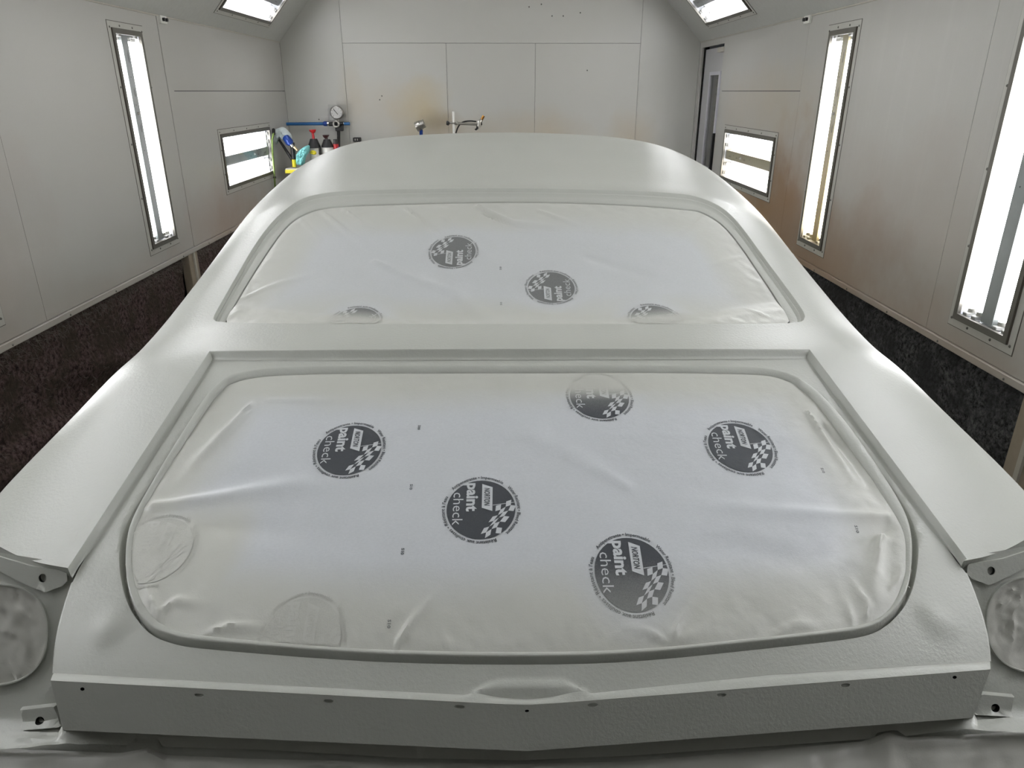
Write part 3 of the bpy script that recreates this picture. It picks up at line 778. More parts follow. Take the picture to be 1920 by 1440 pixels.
lo = loop3(OUT, lip_, NL); li = pair_loops(lo, loop3(INN, lipi_, 1500))
tan = np.roll(lo, -1, 0)-np.roll(lo, 1, 0); tn = np.stack([tan[:, 1], -tan[:, 0]], 1); tn /= np.linalg.norm(tn, axis=1)[:, None]
if ((lo[:, :2]-lo[:, :2].mean(0))*tn).sum() < 0: tn = -tn
kf = front_w(lo[:, 0], lo[:, 1]); kf = np.convolve(np.r_[kf[-8:], kf, kf[:8]], np.ones(17)/17, 'valid')
gap = (.014-.008*np.clip((1.03-lo[:, 1])/.12, 0, 1))*(1-kf)+.0035*kf
mid3 = lambda t: lo*(1-t)+li*t
sel_front = [i for i in range(NL) if kf[i] > .5]
# order the front run
st = next(i for i in range(NL) if kf[i] > .5 and kf[i-1] <= .5)
run = []; i = st
while kf[i % NL] > .5: run.append(i % NL); i += 1
rest = [(i+k-4) % NL for k in range(NL-len(run)+8)]
def lip_piece(idx, grow, lift, name, label=None):
    rings = []
    for (t, dz, g) in ((0, -.034, 1), (0, -.0035, 1), (.06, -.001, 1), (.18, 0, .6), (.5, .0004, 0), (.80, 0, -.6), (.95, -.0012, -1), (1, -.004, -1), (1., -.028, -1)):
        P = mid3(t)[idx]; zz = floor_(P[:, 0], P[:, 1]); zl = lip_(P[:, 0], P[:, 1])*(1-t)+lipi_(P[:, 0], P[:, 1])*t+dz+lift
        XY = P[:, :2]+tn[idx]*grow*g
        rings.append(np.column_stack([XY, zl]))
    n = len(idx); Vv = np.vstack(rings); Fc = []
    for k in range(len(rings)-1): Fc += strip(k*n, (k+1)*n, n, False, False)
    Fc += [tuple(k*n for k in range(len(rings))), tuple((k+1)*n-1 for k in range(len(rings)))[::-1]]
    return obj(name, Vv, Fc, PRIMER, CAR, 50, label=label)
lip_piece(run, 0, 0, 'boot_flange')
lip_piece(rest, .0012, .0012, 'boot_flange', 'thicker wrapped flange along the sides and rear')

# ---------------- gutter panel between recess wall and lip
TP_L = (95, 1277); TP_C = (988, 1323.5); TP_R = (1857, 1256)
backedge = [(101, 1262), (480, 1283), (890, 1304), (988, 1310), (1090, 1302), (1440, 1265.5), (1856, 1240)]
be = hits(resample(np.array(backedge, float), 200, False), floor_)
sl = hits(resample(smooth_open([(136, 1092), (126, 1122), (113, 1165), (104, 1212), (101, 1262)], 2), 30, False), floor_)
sr = hits(resample(smooth_open([(1811, 1074), (1826, 1110), (1843, 1160), (1853, 1205), (1856, 1240)], 2), 30, False), floor_)
ins = LID+INSV*.006
ins = ins[2:-2]
gout = np.vstack([ins, sr[:, :2], be[:, :2][::-1][1:-1], sl[:, :2][::-1]])
trl = lo[:, :2]+tn*gap[:, None]
emb_px = [(838, 1325), (932, 1269), (1054, 1268), (1142, 1321), (990, 1340)]
EMB = hits(emb_px, floor_)[:, :2]; YSC = hit(988, 1300, lambda a_, b_: floor_(a_, b_)+.009)[1]
bmp = [(hit(203, 1178, floor_)), (hit(1757, 1163, floor_))]
def gutter(x, Yv):
    x = np.asarray(x, float); Yv = np.asarray(Yv, float); z = floor_(x, Yv)
    for c, s in zip(bmp, (1, -1)):
        dx = (x-c[0]); dy = (Yv-c[1])
        z = z+.0052*np.exp(-(np.hypot(dx/.024, dy/.021))**2.4)
    P = np.stack([x, Yv], 1); m = (np.abs(x-EMB[:, 0].mean()) < .1) & (Yv < EMB[:, 1].max()+.02)
    if m.any():
        d = seg_dist(P[m], EMB)*np.where(inside(P[m], EMB), 1, -1)
        t = np.clip(d/.006, 0, 1); t = t*t*(3-2*t)
        e = np.zeros(len(x)); e[m] = t*.40*np.clip(EMB[:, 1].max()-Yv[m], 0, .026)
        ysc = np.interp(x, be[:, 0], be[:, 1])+.0055*(1-((x-.03)/.085)**2)
        q = 1/(1+np.exp(np.clip((Yv-ysc)/.0008, -40, 40)))*np.exp(-((x-.028)/.066)**4)
        z = z+e-q*np.maximum(e-.001, 0)-q*.003
    return z
pts = np.vstack([jgrid(-.85, .9, .70, 1.56, .013), jgrid(-.78, -.55, .84, 1.03, .006), jgrid(.60, .84, .84, 1.03, .006), jgrid(-.09, .15, .74, .87, .004)])
v2, tri = fill(gout, [trl], pts, .0035)
vz = gutter(v2[:, 0], v2[:, 1]); Vg = [np.column_stack([v2, vz])]; nb = len(v2); fg = [tuple(t) for t in tri]
def gadd(P):
    global nb
    Vg.append(np.asarray(P)); b = nb; nb += len(P); return b
prev = len(gout)
for t, d in ((.12, .0012), (.28, .006), (.45, .0125), (.7, .016), (1.12, .017)):
    P = trl*(1-t)+lo[:, :2]*t; z = floor_(P[:, 0], P[:, 1])-d*(1-kf)-.002*kf*t
    b = gadd(np.column_stack([P, z])); fg += strip(prev, b, NL, True, False); prev = b
for S, fl in ((sl, False), (sr, True)):        # rolled edges beside the lamp panels
    n_ = len(S); sgn = -1 if S is sl else 1; q = S.copy(); q[:, 2] = gutter(S[:, 0], S[:, 1])
    p0 = gadd(q); p1 = gadd(q+np.array([sgn*.0022, 0, -.0008])); p2 = gadd(q+np.array([sgn*.003, .002, -.004])); p3 = gadd(q+np.array([sgn*.002, .012, -.085]))
    for a, b in ((p0, p1), (p1, p2), (p2, p3)): fg += strip(a, b, n_, False, fl)
obj('gutter_panel', np.vstack(Vg), orient_up(np.vstack(Vg), fg), PRIMER, CAR, 38)
# scraps of masking tape in the trench corners
def tape(i0, i1, seed):
    idx = [(k % NL) for k in range(i0, i1)]; rr = random.Random(seed); V_ = []; 
    for k in idx:
        for j in range(6):
            t = .15+.8*j/5; P = trl[k]*(1-t)+lo[k, :2]*t
            z = float(floor_(P[0], P[1]))-.013+.010*noise.noise(Vector((P[0]*90, P[1]*90, seed)))+.004*noise.noise(Vector((P[0]*260, P[1]*260, seed)))
            V_.append((P[0], P[1], z))
    n = len(idx); Fc = [(a*6+j, (a+1)*6+j, (a+1)*6+j+1, a*6+j+1) for a in range(n-1) for j in range(5)]
    obj('crumpled_tape', V_, orient_up(np.array(V_), Fc), FILM, CAR, 30)
def near_idx(px, py): p = hit(px, py, lip_); return int(np.argmin(np.hypot(lo[:, 0]-p[0], lo[:, 1]-p[1])))
a, b = near_idx(236, 1040), near_idx(340, 1194)
if abs(b-a) < NL/2: tape(min(a, b), max(a, b), 4)
a, b = near_idx(1708, 1040), near_idx(1590, 1183)
if abs(b-a) < NL/2: tape(min(a, b), max(a, b), 9)

# ---------------- tail panel
yfold = lambda px: np.where(px < TP_C[0], TP_L[1]+(px-TP_L[0])*(TP_C[1]-TP_L[1])/(TP_C[0]-TP_L[0]), TP_C[1]+(px-TP_C[0])*(TP_R[1]-TP_C[1])/(TP_R[0]-TP_C[0]))
BT_L, BT_C, BT_R = (118, 1369), (988, 1408.5), (1824, 1346)
ybot = lambda px: np.where(px < BT_C[0], BT_L[1]+(px-BT_L[0])*(BT_C[1]-BT_L[1])/(BT_C[0]-BT_L[0]), BT_C[1]+(px-BT_C[0])*(BT_R[1]-BT_C[1])/(BT_R[0]-BT_C[0]))
fx = np.linspace(-150, 2070, 160)
fY = np.array([hit(x, float(yfold(x)), lambda a_, b_: floor_(a_, b_)+.011)[1] for x in fx])
fY = np.convolve(np.r_[[fY[0]]*3, fY, [fY[-1]]*3], np.ones(7)/7, 'valid')
Yf = lambda px: np.interp(px, fx, fY)
def face3(px, py, back=0.):
    t = (py-float(yfold(px)))/(float(ybot(px))-float(yfold(px)))
    return onY(px, py, float(Yf(px))-.023*t+back)
outl = resample(np.array([TP_L, TP_C], float), 90, False)[:-1].tolist()+resample(np.array([TP_C, TP_R], float), 90, False)[:-1].tolist()+resample(np.array([TP_R, BT_R], float), 12, False)[:-1].tolist()+resample(np.array([BT_R, BT_C], float), 90, False)[:-1].tolist()+resample(np.array([BT_C, BT_L], float), 90, False)[:-1].tolist()+resample(np.array([BT_L, TP_L], float), 12, False)[:-1].tolist()
outl = np.array(outl)
holes = []
def slot(cx_, cy__, a, b, rot=0, n=18, e=1):
    return np.array([(cx_+a*np.sign(math.cos(g))*abs(math.cos(g))**e*math.cos(rot)-b*math.sin(g)*math.sin(rot), cy__+a*np.sign(math.cos(g))*abs(math.cos(g))**e*math.sin(rot)+b*math.sin(g)*math.cos(rot)) for g in np.linspace(0, 2*math.pi, n, endpoint=False)])
for (x, y, a, b, kind) in ((154.5, 1292, 4, 3.2, 1), (373, 1303.5, 9, 3, 0), (616, 1314.5, 9, 3.2, 0), (861, 1325.5, 10, 3.4, 0), (988, 1333, 4, 2.4, 1), (1111, 1322, 10, 3.4, 0), (1353, 1303.5, 9, 3.2, 0), (1585, 1285, 9, 3.4, 0), (1790, 1270, 4, 3, 1)):
    holes.append((slot(x, y, a, b, math.radians(3 if x < 988 else -4), 18, .6 if not kind else 1), kind))
v2, tri = fill(outl, [h for h, k in holes], jgrid(90, 1870, 1250, 1420, 14), 6)
V_ = [np.array([face3(x, y) for x, y in v2])]; fc = [tuple(t[::-1]) for t in tri]; nb = len(v2)
mi = [0]*len(fc); off = len(outl)
for h, kind in holes:
    n_ = len(h)
    c = h.mean(0); ring = lambda s_, bk: np.array([face3(*(c+(q-c)*s_), back=bk) for q in h])
    lv = [(1., .001), (.96, .009)] if kind else [(.98, .0016), (.93, .0028)]
    prev = off
    for s_, bk in lv:
        V_.append(ring(s_, bk)); fc += strip(prev, nb, n_, True, False); mi += [1 if kind else 0]*n_; prev = nb; nb += n_
    fc.append(tuple(range(prev, prev+n_))); mi.append(1 if kind else 0); off += n_
# side and bottom returns, folded lip on top
n_ = len(outl); V_.append(np.array([face3(x, y, .05 if not (abs(y-float(yfold(x))) < .01) else .0) for x, y in outl]))
fc += strip(0, nb, n_, True, True); mi += [0]*n_; nb += n_
tailp = obj('tail_panel', np.vstack(V_), fc, [PRIMER, DARKIN], CAR, 30, midx=mi)
# bevelled strip on top of the panel, from the gutter panel to the fold
bx = resample(np.array(backedge, float), 170, False); rows = []
foldpx = np.array([(95+(x-101)/(1856-101)*(1857-95), 0) for x in bx[:, 0]]); foldpx[:, 1] = yfold(foldpx[:, 0])
floorUp = lambda x, Yv: floor_(x, Yv)+.011
for t, up_ in ((0, -.0006), (.06, .0010), (.5, .0016), (.9, .0012), (.985, .0006), (1.0, -.0005)):
    P = bx*(1-t)+foldpx*t; R3 = []
    for (x, y) in P:
        a = hit(x, y, lambda a_, b_: floor_(a_, b_)+.011*t) if t < .98 else face3(x, y)
        if t < .98: a = a+np.array([0, 0, float(gutter([a[0]], [a[1]])[0]-floor_(a[0], a[1]))*(1-t)**2])
        R3.append(a+np.array([0, 0, up_]))
    rows.append(np.array(R3))
nn_ = len(bx); Vv = np.vstack(rows); Fc = []
for k in range(len(rows)-1): Fc += strip(k*nn_, (k+1)*nn_, nn_, False, True)
q = rows; 
obj('tail_panel_strip', Vv, orient_up(Vv, Fc), PRIMER, CAR, 60)

# ---------------- lamp panels either side of the tail panel
TS = 1.16; TA = np.array([0, LIDTIP[1]+.012, LIDTIP[2]-.012]); TD = np.array([0, -.088, -.18]); TD = TD/np.linalg.norm(TD); TN = np.array([0, TD[2], -TD[1]]); TN = -TN if TN[1] > 0 else TN
TCX = (on_plane(83, 1083, TA, TN)[0]+on_plane(1855, 1069, TA, TN)[0])/2
def T_hs(px, py): p = on_plane(px, py, TA, TN); return (abs(p[0]-TCX), float((p-TA)@TD))
def T3(sd, h, s, out=0.):
    s = s-(.03*max(s-.05, 0) if sd > 0 else 0)
    led = max(0, s-.204*TS); led = min(led, .058); s2 = s-led
    P = TA+TD*s2+np.array([0, -1., -.28])*led*.9+TN*out
    return np.array([TCX+sd*h, P[1], P[2]])
LO_c = T_hs(-14, 1190)
LR, LQ = .078*TS, .071*TS
lamp_hole = [(LO_c[0]+LR*math.copysign(abs(math.cos(g))**.85, math.cos(g)), LO_c[1]+LQ*math.copysign(abs(math.sin(g))**.85, math.sin(g))) for g in np.linspace(0, 2*math.pi, 64, endpoint=False)]
brk_px = [(-40, 1052), (0, 1068), (45, 1092), (88, 1110), (100, 1105), (120, 1098), (130, 1088), (128, 1070), (60, 1060), (0, 1042), (-40, 1026)]
pad_px = [(47, 1327), (108, 1320), (125, 1360), (55, 1366)]
for sd, nm in ((-1, 'left'), (1, 'right')):
    fl = sd > 0
    po = resample(np.array([(.57, .05), (.60, .035), (.622, .012), (.635, -.004), (.66, -.012), (.80, -.035), (.82, -.01), (.83, .235), (.50, .235), (.53, .10)])*TS, 150)
    v2, tri = fill(po, [np.array(lamp_hole)], jgrid(.55, 1.17, -.06, .28, .016), .006)
    def dish(h, s):
        d = math.hypot((h-LO_c[0])/LR, (s-LO_c[1])/LQ); r = max(0, 1-abs(d-1.35)/.5)
        return -.006*math.exp(-((d-1.18)/.16)**2)+.004*math.exp(-((d-1.7)/.3)**2)*0
    P = [T3(sd, h, s, dish(h, s)) for h, s in v2]; fc = [tuple(t) if sd < 0 else tuple(t[::-1]) for t in tri]; b0 = len(po); n_ = len(lamp_hole); nb = len(P)
    prev = b0
    for k_, dd in ((.99, .0025), (.965, .0025), (.955, -.002), (.95, -.05)):
        P += [T3(sd, LO_c[0]+(h-LO_c[0])*k_, LO_c[1]+(s-LO_c[1])*k_, dd+dish(LO_c[0]+LR, LO_c[1])) for h, s in lamp_hole]
        fc += strip(prev, nb, n_, True, sd < 0); prev = nb; nb += n_
    lp = obj('lamp_panel', P, fc, PRIMER, CAR, 40)
    # corner bracket with its bolt hole
    poly = [T_hs(*p) for p in brk_px]; hc_ = T_hs(83, 1083); hr = .0070
    hole = np.array([(hc_[0]+hr*math.cos(g), hc_[1]+hr*math.sin(g)) for g in np.linspace(0, 2*math.pi, 20, endpoint=False)])
    pol = np.array(resample(np.array(poly), 80)); v2, tri = fill(pol, [hole], jgrid(.55, 1.1, -.12, .12, .014), .004)
    P = [T3(sd, h, s, .005) for h, s in v2]; fc = [tuple(t) if sd < 0 else tuple(t[::-1]) for t in tri]; m_ = [0]*len(fc); n0 = len(P)
    P += [T3(sd, h, s, -.004) for h, s in pol]; fc += strip(0, n0, len(pol), True, sd > 0); m_ += [0]*len(pol)
    n1 = len(P); P += [T3(sd, h, s, .003) for h, s in hole]; fc += strip(len(pol), n1, 20, True, False); m_ += [0]*20
    n2 = len(P); P += [T3(sd, h, s, -.003) for h, s in hole]; fc += strip(n1, n2, 20, True, False); m_ += [1]*20
    fc.append(tuple(range(n2, n2+20))); m_.append(1)
    obj('corner_bracket', P, fc, [PRIMER, DARKIN], CAR, 40, midx=m_)
    # raised square pad with bolt hole
    poly = [T_hs(*p) for p in pad_px]; hc_ = T_hs(83, 1347)
    hole = np.array([(hc_[0]+hr*math.cos(g), hc_[1]+hr*math.sin(g)) for g in np.linspace(0, 2*math.pi, 20, endpoint=False)])
    pol = np.array(resample(np.array(poly), 48)); v2, tri = fill(pol, [hole], [(0, 0)], .004)
    P = [T3(sd, h, s, .011) for h, s in v2]; fc = [tuple(t) if sd < 0 else tuple(t[::-1]) for t in tri]; m_ = [0]*len(fc)
    cc = pol.mean(0); n0 = len(P); P += [T3(sd, *(cc+(q-cc)*1.05), .009) for q in pol]; n1 = len(P); P += [T3(sd, *(cc+(q-cc)*1.13), -.001) for q in pol]
    fc += strip(0, n0, 48, True, sd > 0)+strip(n0, n1, 48, True, sd > 0); m_ += [0]*96
    n2 = len(P); P += [T3(sd, h, s, .001) for h, s in hole]; fc += strip(len(pol), n2, 20, True, False); m_ += [1]*20; fc.append(tuple(range(n2, n2+20))); m_.append(1)
    obj('mounting_pad', P, fc, [PRIMER, DARKIN], CAR, 40, midx=m_)
    # masking film in the lamp opening
    lf = thing('lamp_opening_mask', tuple(T3(sd, LO_c[0], LO_c[1], -.02)), f'crinkled masking film filling the round tail lamp opening at the {nm}', 'masking film', 'films over the tail lamp openings')
    P = []; nr, na = 22, 72
    for i in range(nr+1):
        for j in range(na):
            g = 2*math.pi*j/na; k_ = i/nr*.975; h, s = LO_c[0]+LR*k_*math.copysign(abs(math.cos(g))**.85, math.cos(g)), LO_c[1]+LQ*k_*math.copysign(abs(math.sin(g))**.85, math.sin(g))
            nzv = abs(noise.fractal(Vector((h*22+sd, s*16+h*10, sd*3.)), 1, 2, 3))
            P.append(T3(sd, h, s, -.004-.008*nzv+.003*(i/nr)**4-.003*abs(noise.noise(Vector((h*60, s*45, sd*5.))))))
    fc = [(i*na+j, i*na+(j+1) % na, (i+1)*na+(j+1) % na, (i+1)*na+j) for i in range(nr) for j in range(na)]
    if sd > 0: fc = [f[::-1] for f in fc]
    o = obj('film', P, fc, FILM, lf, 25)

# ---------------- valance under the tail panel and the paper hung from it
edge2 = np.array([(-160, 1408), (0, 1405), (60, 1400), (127, 1394), (241, 1397), (252, 1385), (300, 1387), (305, 1400), (480, 1405), (780, 1422), (980, 1425.5), (1180, 1417), (1440, 1399), (1640, 1385), (1644, 1374), (1672, 1369), (1685, 1370), (1696, 1380), (1810, 1367), (1920, 1374), (2080, 1376)], float)
edge3 = np.array([(-160, 1410), (0, 1408), (100, 1411), (225, 1416), (275, 1406.5), (312, 1420), (480, 1427), (780, 1434), (980, 1437), (1180, 1432), (1440, 1411), (1620, 1394), (1665, 1377), (1702, 1387), (1850, 1379), (1920, 1377), (2080, 1380)], float)
Ybt = lambda px: float(Yf(px))-.023
pxs = np.linspace(-160, 2080, 300)
def hang(px, py, back): return onY(px, py, Ybt(px)+back)
kk = lambda px: float(np.clip((abs(px-975)-720)/180, 0, 1))
rows = []
for f in range(7):
    t = f/6; R3 = []
    for px in pxs:
        y0 = float(ybot(px))+(-10 if 112 < px < 1830 else 5); y1 = float(np.interp(px, edge2[:, 0], edge2[:, 1])); k = kk(px)
        bk = .030-(.006+.022*k)*t; p = hang(px, y0+(y1-y0)*t, bk)
        p[2] += .004*k*noise.noise(Vector((px*.03, t*3, 1.)))
        R3.append(p)
    rows.append(R3)
n_ = len(pxs); last = [np.array(p)+np.array([0, .006, -.001]) for p in rows[-1]]; rows.append(last)
Vv = np.array([p for r in rows for p in r]); Fc = []
for k in range(len(rows)-1): Fc += strip(k*n_, (k+1)*n_, n_, False, True)
obj('valance', Vv, Fc, PRIMER, CAR, 45)
rows = []
for f in range(4):
    t = f/3; rows.append([hang(px, float(np.interp(px, edge2[:, 0], edge2[:, 1]))-3+(float(np.interp(px, edge3[:, 0], edge3[:, 1]))-float(np.interp(px, edge2[:, 0], edge2[:, 1]))+6)*t, .034-.010*t) for px in pxs])
Vv = np.array([p for r in rows for p in r]); Fc = []
for k in range(3): Fc += strip(k*n_, (k+1)*n_, n_, False, True)
obj('valance_lip', Vv, Fc, PRIMER, CAR, 45)
ap = thing('hanging_masking_paper', (.02, .74, FLR), 'crumpled grey masking sheet hanging below the tail panel along the bottom picture edge', 'masking paper')
rows = []
for f in range(26):
    R3 = []
    for px in pxs:
        y0 = float(np.interp(px, edge3[:, 0], edge3[:, 1])); t = f/25
        top = hang(px, y0, .020-.004*min(f, 1)); q = top.copy(); dz = .16*t
        q[2] -= dz+(.0 if f else 0); w_ = min(1, f/3)
        q[1] += w_*(-.004-.13*t+.014*noise.fractal(Vector((q[0]*9, q[2]*11, 2.)), 1, 2, 4)+.006*abs(noise.noise(Vector((q[0]*30, q[2]*24, 7.)))))
        R3.append(q)
    rows.append(R3)
for zz in (-1.2, -1.5, FLR+.01): rows.append([np.array([p[0], p[1]+.01*math.sin(p[0]*30), zz]) for p in rows[25]])
rl = [np.array(p)+np.array([0, .004, 0]) for p in rows[0]]; rows = [rl]+rows
Vv = np.array([p for r in rows for p in r]); Fc = []
for k in range(len(rows)-1): Fc += strip(k*n_, (k+1)*n_, n_, False, True)
obj('paper_sheet', Vv, Fc, FILM, ap, 40)
# side sheets from the sills to the floor
for sd in (-1, 1):
    ys = np.linspace(1.15, 5.4, 90); a = skin(np.full(90, sd*1.64), ys); rows = [a]
    for zz in (-1.5, FLR+.008):
        b = a.copy(); b[:, 2] = zz; b[:, 0] += sd*.02*np.sin(ys*14); rows.append(b)
    Fc = strip(0, 90, 90, False, sd < 0)+strip(90, 180, 90, False, sd < 0)
    obj('sill_mask', np.vstack(rows), Fc, FILM, CAR, 60)

# ------------------------------------------------------------------ masking papers
def ridges(P, L):
    """L: list of (pixel polyline on fn, amplitude, width m)"""
    z = np.zeros(len(P))
    for poly, amp, wd in L:
        poly = np.asarray(poly); d = seg_dist(P, poly, False)
        t = np.linalg.norm(poly[-1]-poly[0]); s = ((P-poly[0])@(poly[-1]-poly[0]))/(t*t); fade = np.clip(1.15-s, 0, 1)**1.2*np.clip((s+.1)/.12, 0, 1)
        z += amp*np.exp(-(d/(wd*(.35+.9*np.clip(s, 0, 1))))**2)*fade
    return z
lin = li[:, :2]+tn*.0006
def rp(pts, fn): return hits(pts, fn)[:, :2]
TR = [([(262, 950), (520, 905), (760, 880)], .006, .022), ([(262, 975), (560, 985), (800, 1020)], -.004, .03), ([(470, 760), (360, 860)], .003, .012), ([(500, 740), (700, 740)], .002, .01),
      ([(1670, 965), (1450, 950), (1200, 920)], .004, .02), ([(1670, 985), (1500, 1040), (1250, 1010)], -.005, .03), ([(1655, 1000), (1640, 1080), (1646, 1160)], .011, .014), ([(1700, 1060), (1668, 1120)], .006, .008),
      ([(740, 1215), (765, 1170), (820, 1100)], .005, .008), ([(1255, 1205), (1215, 1180), (1170, 1172)], .006, .006), ([(1258, 1205), (1275, 1160), (1300, 1120)], .005, .006), ([(1262, 1208), (1330, 1170)], .004, .006),
      ([(370, 1190), (430, 1170), (560, 1175)], .006, .007), ([(300, 1165), (280, 1110), (262, 1040)], .009, .007), ([(290, 1150), (330, 1120), (400, 1130)], .005, .008), ([(330, 1180), (420, 1195)], .004, .004),
      ([(1440, 1190), (1500, 1165), (1560, 1185)], .004, .006), ([(1545, 785), (1600, 860), (1660, 950)], -.006, .016), ([(1515, 765), (1560, 830), (1610, 900)], .006, .008), ([(470, 745), (330, 900)], .005, .010), ([(845, 1218), (835, 1190)], .004, .004),
      ([(1180, 905), (1000, 800), (960, 720)], .002, .03), ([(1620, 1172), (1628, 1130), (1600, 1080)], .006, .005), ([(1600, 1175), (1590, 1120)], .005, .005)]
TR = [(rp(p, lip_), a*1.35, w) for p, a, w in TR]
LOGO_T = [(655, 843), (1388, 838), (902, 957), (1184, 1077), (1124, 743)]
LOGO_G = [(293, 1036), (566, 1212)]
LOGO_W = [(850, 461), (1034, 528), (664, 592), (1230, 588)]
low_ = lambda x, Yv: lip_(x, Yv)-.012
lgT = [hit(x, y, low_)[:2] for x, y in LOGO_T]; lgG = [hit(x, y, low_)[:2] for x, y in LOGO_G]
YFOG = hit(1124, 741, low_)[1]; YSPR = hit(1184, 1120, low_)[1]
def calm(P, cs, r=.05):
    k = np.ones(len(P))
    for c in cs: k = np.minimum(k, .0+1.*np.clip((np.hypot(P[:, 0]-c[0], P[:, 1]-c[1])-r)/.05, 0, 1))
    return k
def fr(P, s, o, seed): return np.array([noise.fractal(Vector((p[0]*s, p[1]*s, seed)), 1, 2, o) for p in P])
def rg(P, s, seed): return np.array([1-abs(noise.noise(Vector((p[0]*s, p[1]*s, seed))))*2 for p in P])
def trunk_paper(x, Yv):
    x = np.atleast_1d(np.asarray(x, float)); Yv = np.atleast_1d(np.asarray(Yv, float)); P = np.stack([x, Yv], 1)
    ed = seg_dist(P, lin[::4]); k = calm(P, list(lgT)+list(lgG))
    z = lip_(x, Yv)-.0035-.006*np.clip((Yv-1.05)/.3, 0, 1)-.010*np.clip(ed/.12, 0, 1)*(1-np.clip(ed/.12, 0, 1)*.45)
    cr = np.exp(-ed/.035)*np.clip(ed/.012, 0, 1); fw = np.clip((Yv-(YFR-.10))/.06, 0, 1)
    z += k*(ridges(P, TR)*np.clip(ed/.01, .3, 1)+.0022*fr(P, 6, 3, 1.))+cr*k*(.0020*rg(P, 28, 3.)+.0018*fr(P, 45, 3, 5.))*(1-.7*fw)+.0004*fr(P, 25, 2, 8.)
    lim = lip_(x, Yv)-.0025-.009*fw+.012*np.clip(ed/.03, 0, 1)
    return np.minimum(z, lim)
sm = lambda t: np.clip(t, 0, 1)**2*(3-2*np.clip(t, 0, 1))
def trunk_spray(P):
    ed = seg_dist(P, lin[::4]); w = .055+.03*fr(P, 5, 2, 4.)+.10*np.clip((P[:, 1]-1.33)/.1, 0, 1)*0+.03*np.clip((1.05-P[:, 1])/.1, 0, 1)
    a = 1-sm((ed-w*.5)/.11)
    a *= .35+.65*np.minimum.reduce([np.clip((np.hypot(P[:, 0]-c[0], P[:, 1]-c[1])-.062)/.05, 0, 1) for c in lgT])
    top = sm((P[:, 1]-(YFOG-.03))/.06)                       # fog under the front edge
    bl = sm((-.40-P[:, 0])/.07)*sm((1.15-P[:, 1])/.1)*1.0
    return np.clip(np.maximum(np.maximum(a*.95, top), bl), 0, 1)
WR_ = [([(760, 380), (830, 430), (960, 480)], -.005, .010), ([(893, 376), (960, 405), (1040, 415)], .010, .012), ([(905, 388), (960, 412), (1030, 420)], -.007, .008), ([(1010, 385), (1080, 410)], .005, .008),
       ([(600, 385), (650, 425), (720, 470)], .005, .010), ([(640, 380), (680, 410), (720, 425)], .006, .006), ([(700, 480), (850, 540), (950, 600)], .008, .022), ([(830, 395), (870, 425)], .003, .006),
       ([(560, 400), (600, 440)], .004, .006), ([(460, 545), (520, 520), (600, 500)], .003, .012), ([(1320, 400), (1260, 440)], .003, .01), ([(1390, 470), (1300, 500)], .003, .012), ([(1440, 590), (1400, 570)], .004, .006), ([(430, 590), (450, 575)], .005, .006), ([(1100, 470), (1250, 520), (1330, 590)], -.003, .03)]
WR_ = [(rp(p, body), a, w) for p, a, w in WR_]
lgW = [hit(x, y, body)[:2] for x, y in LOGO_W]
wic = (wi[:, :2]-wi[:, :2].mean(0)); wlin = wi[:, :2]-wic*np.array([.0035, .006])
def window_paper(x, Yv):
    x = np.atleast_1d(np.asarray(x, float)); Yv = np.atleast_1d(np.asarray(Yv, float)); P = np.stack([x, Yv], 1)
    ed = seg_dist(P, wlin[::4]); k = calm(P, lgW, .045)
    ym = 1.625+.125*((x-.01)/.73)**2                      # lower edge of the pane
    z = body(x, Yv)-.0165+.009*np.clip(1-(Yv-ym)/.05, 0, 1)
    cr = np.exp(-ed/.03)
    return z+k*(ridges(P, WR_)+.003*fr(P, 5, 3, 11.))*np.clip(ed/.02, 0, 1)+cr*k*(.0022*rg(P, 22, 13.)+.002*fr(P, 40, 2, 15.))*np.clip(ed/.008, 0, 1)
def window_spray(P):
    ed = seg_dist(P, wlin[::4]); ym = 1.625+.125*((P[:, 0]-.01)/.73)**2
    a = 1-sm((ed-.05-.04*fr(P, 4, 2, 21.))/.15); b = 1-sm((P[:, 1]-ym-.018)/.085)
    a *= .2+.8*np.minimum.reduce([np.clip((np.hypot(P[:, 0]-c[0], P[:, 1]-c[1])-.062)/.05, 0, 1) for c in lgW])
    return np.clip(np.maximum(np.maximum(a*.9, b), .25*np.ones(len(P))), 0, 1)
def set_attr(o, vals):
    at = o.data.attributes.new('overspray', 'FLOAT', 'POINT'); at.data.foreach_set('value', np.asarray(vals, dtype=np.float32))
def paper(name, label, loop, fn, spray, sp, base):
    root = thing(name, base, label, 'masking paper', 'printed masking papers on the car')
    lp = resample(loop, 420); x0, y0 = lp.min(0); x1, y1 = lp.max(0)
    v2, tri = fill(lp, [], jgrid(x0, x1, y0, y1, sp), sp*.45)
    z = fn(v2[:, 0], v2[:, 1]); o = obj('paper_sheet', np.column_stack([v2, z]), tri, PAPER, root, 60); set_attr(o, spray(v2))
    return root
pt = paper('boot_masking_paper', 'large white masking paper printed with round emblems across the boot opening', lin, trunk_paper, trunk_spray, .0058, (.02, 1.15, -.60))
pw = paper('rear_window_masking_paper', 'white masking paper printed with round emblems covering the rear window', wlin, window_paper, window_spray, .0066, (.01, 1.95, -.40))

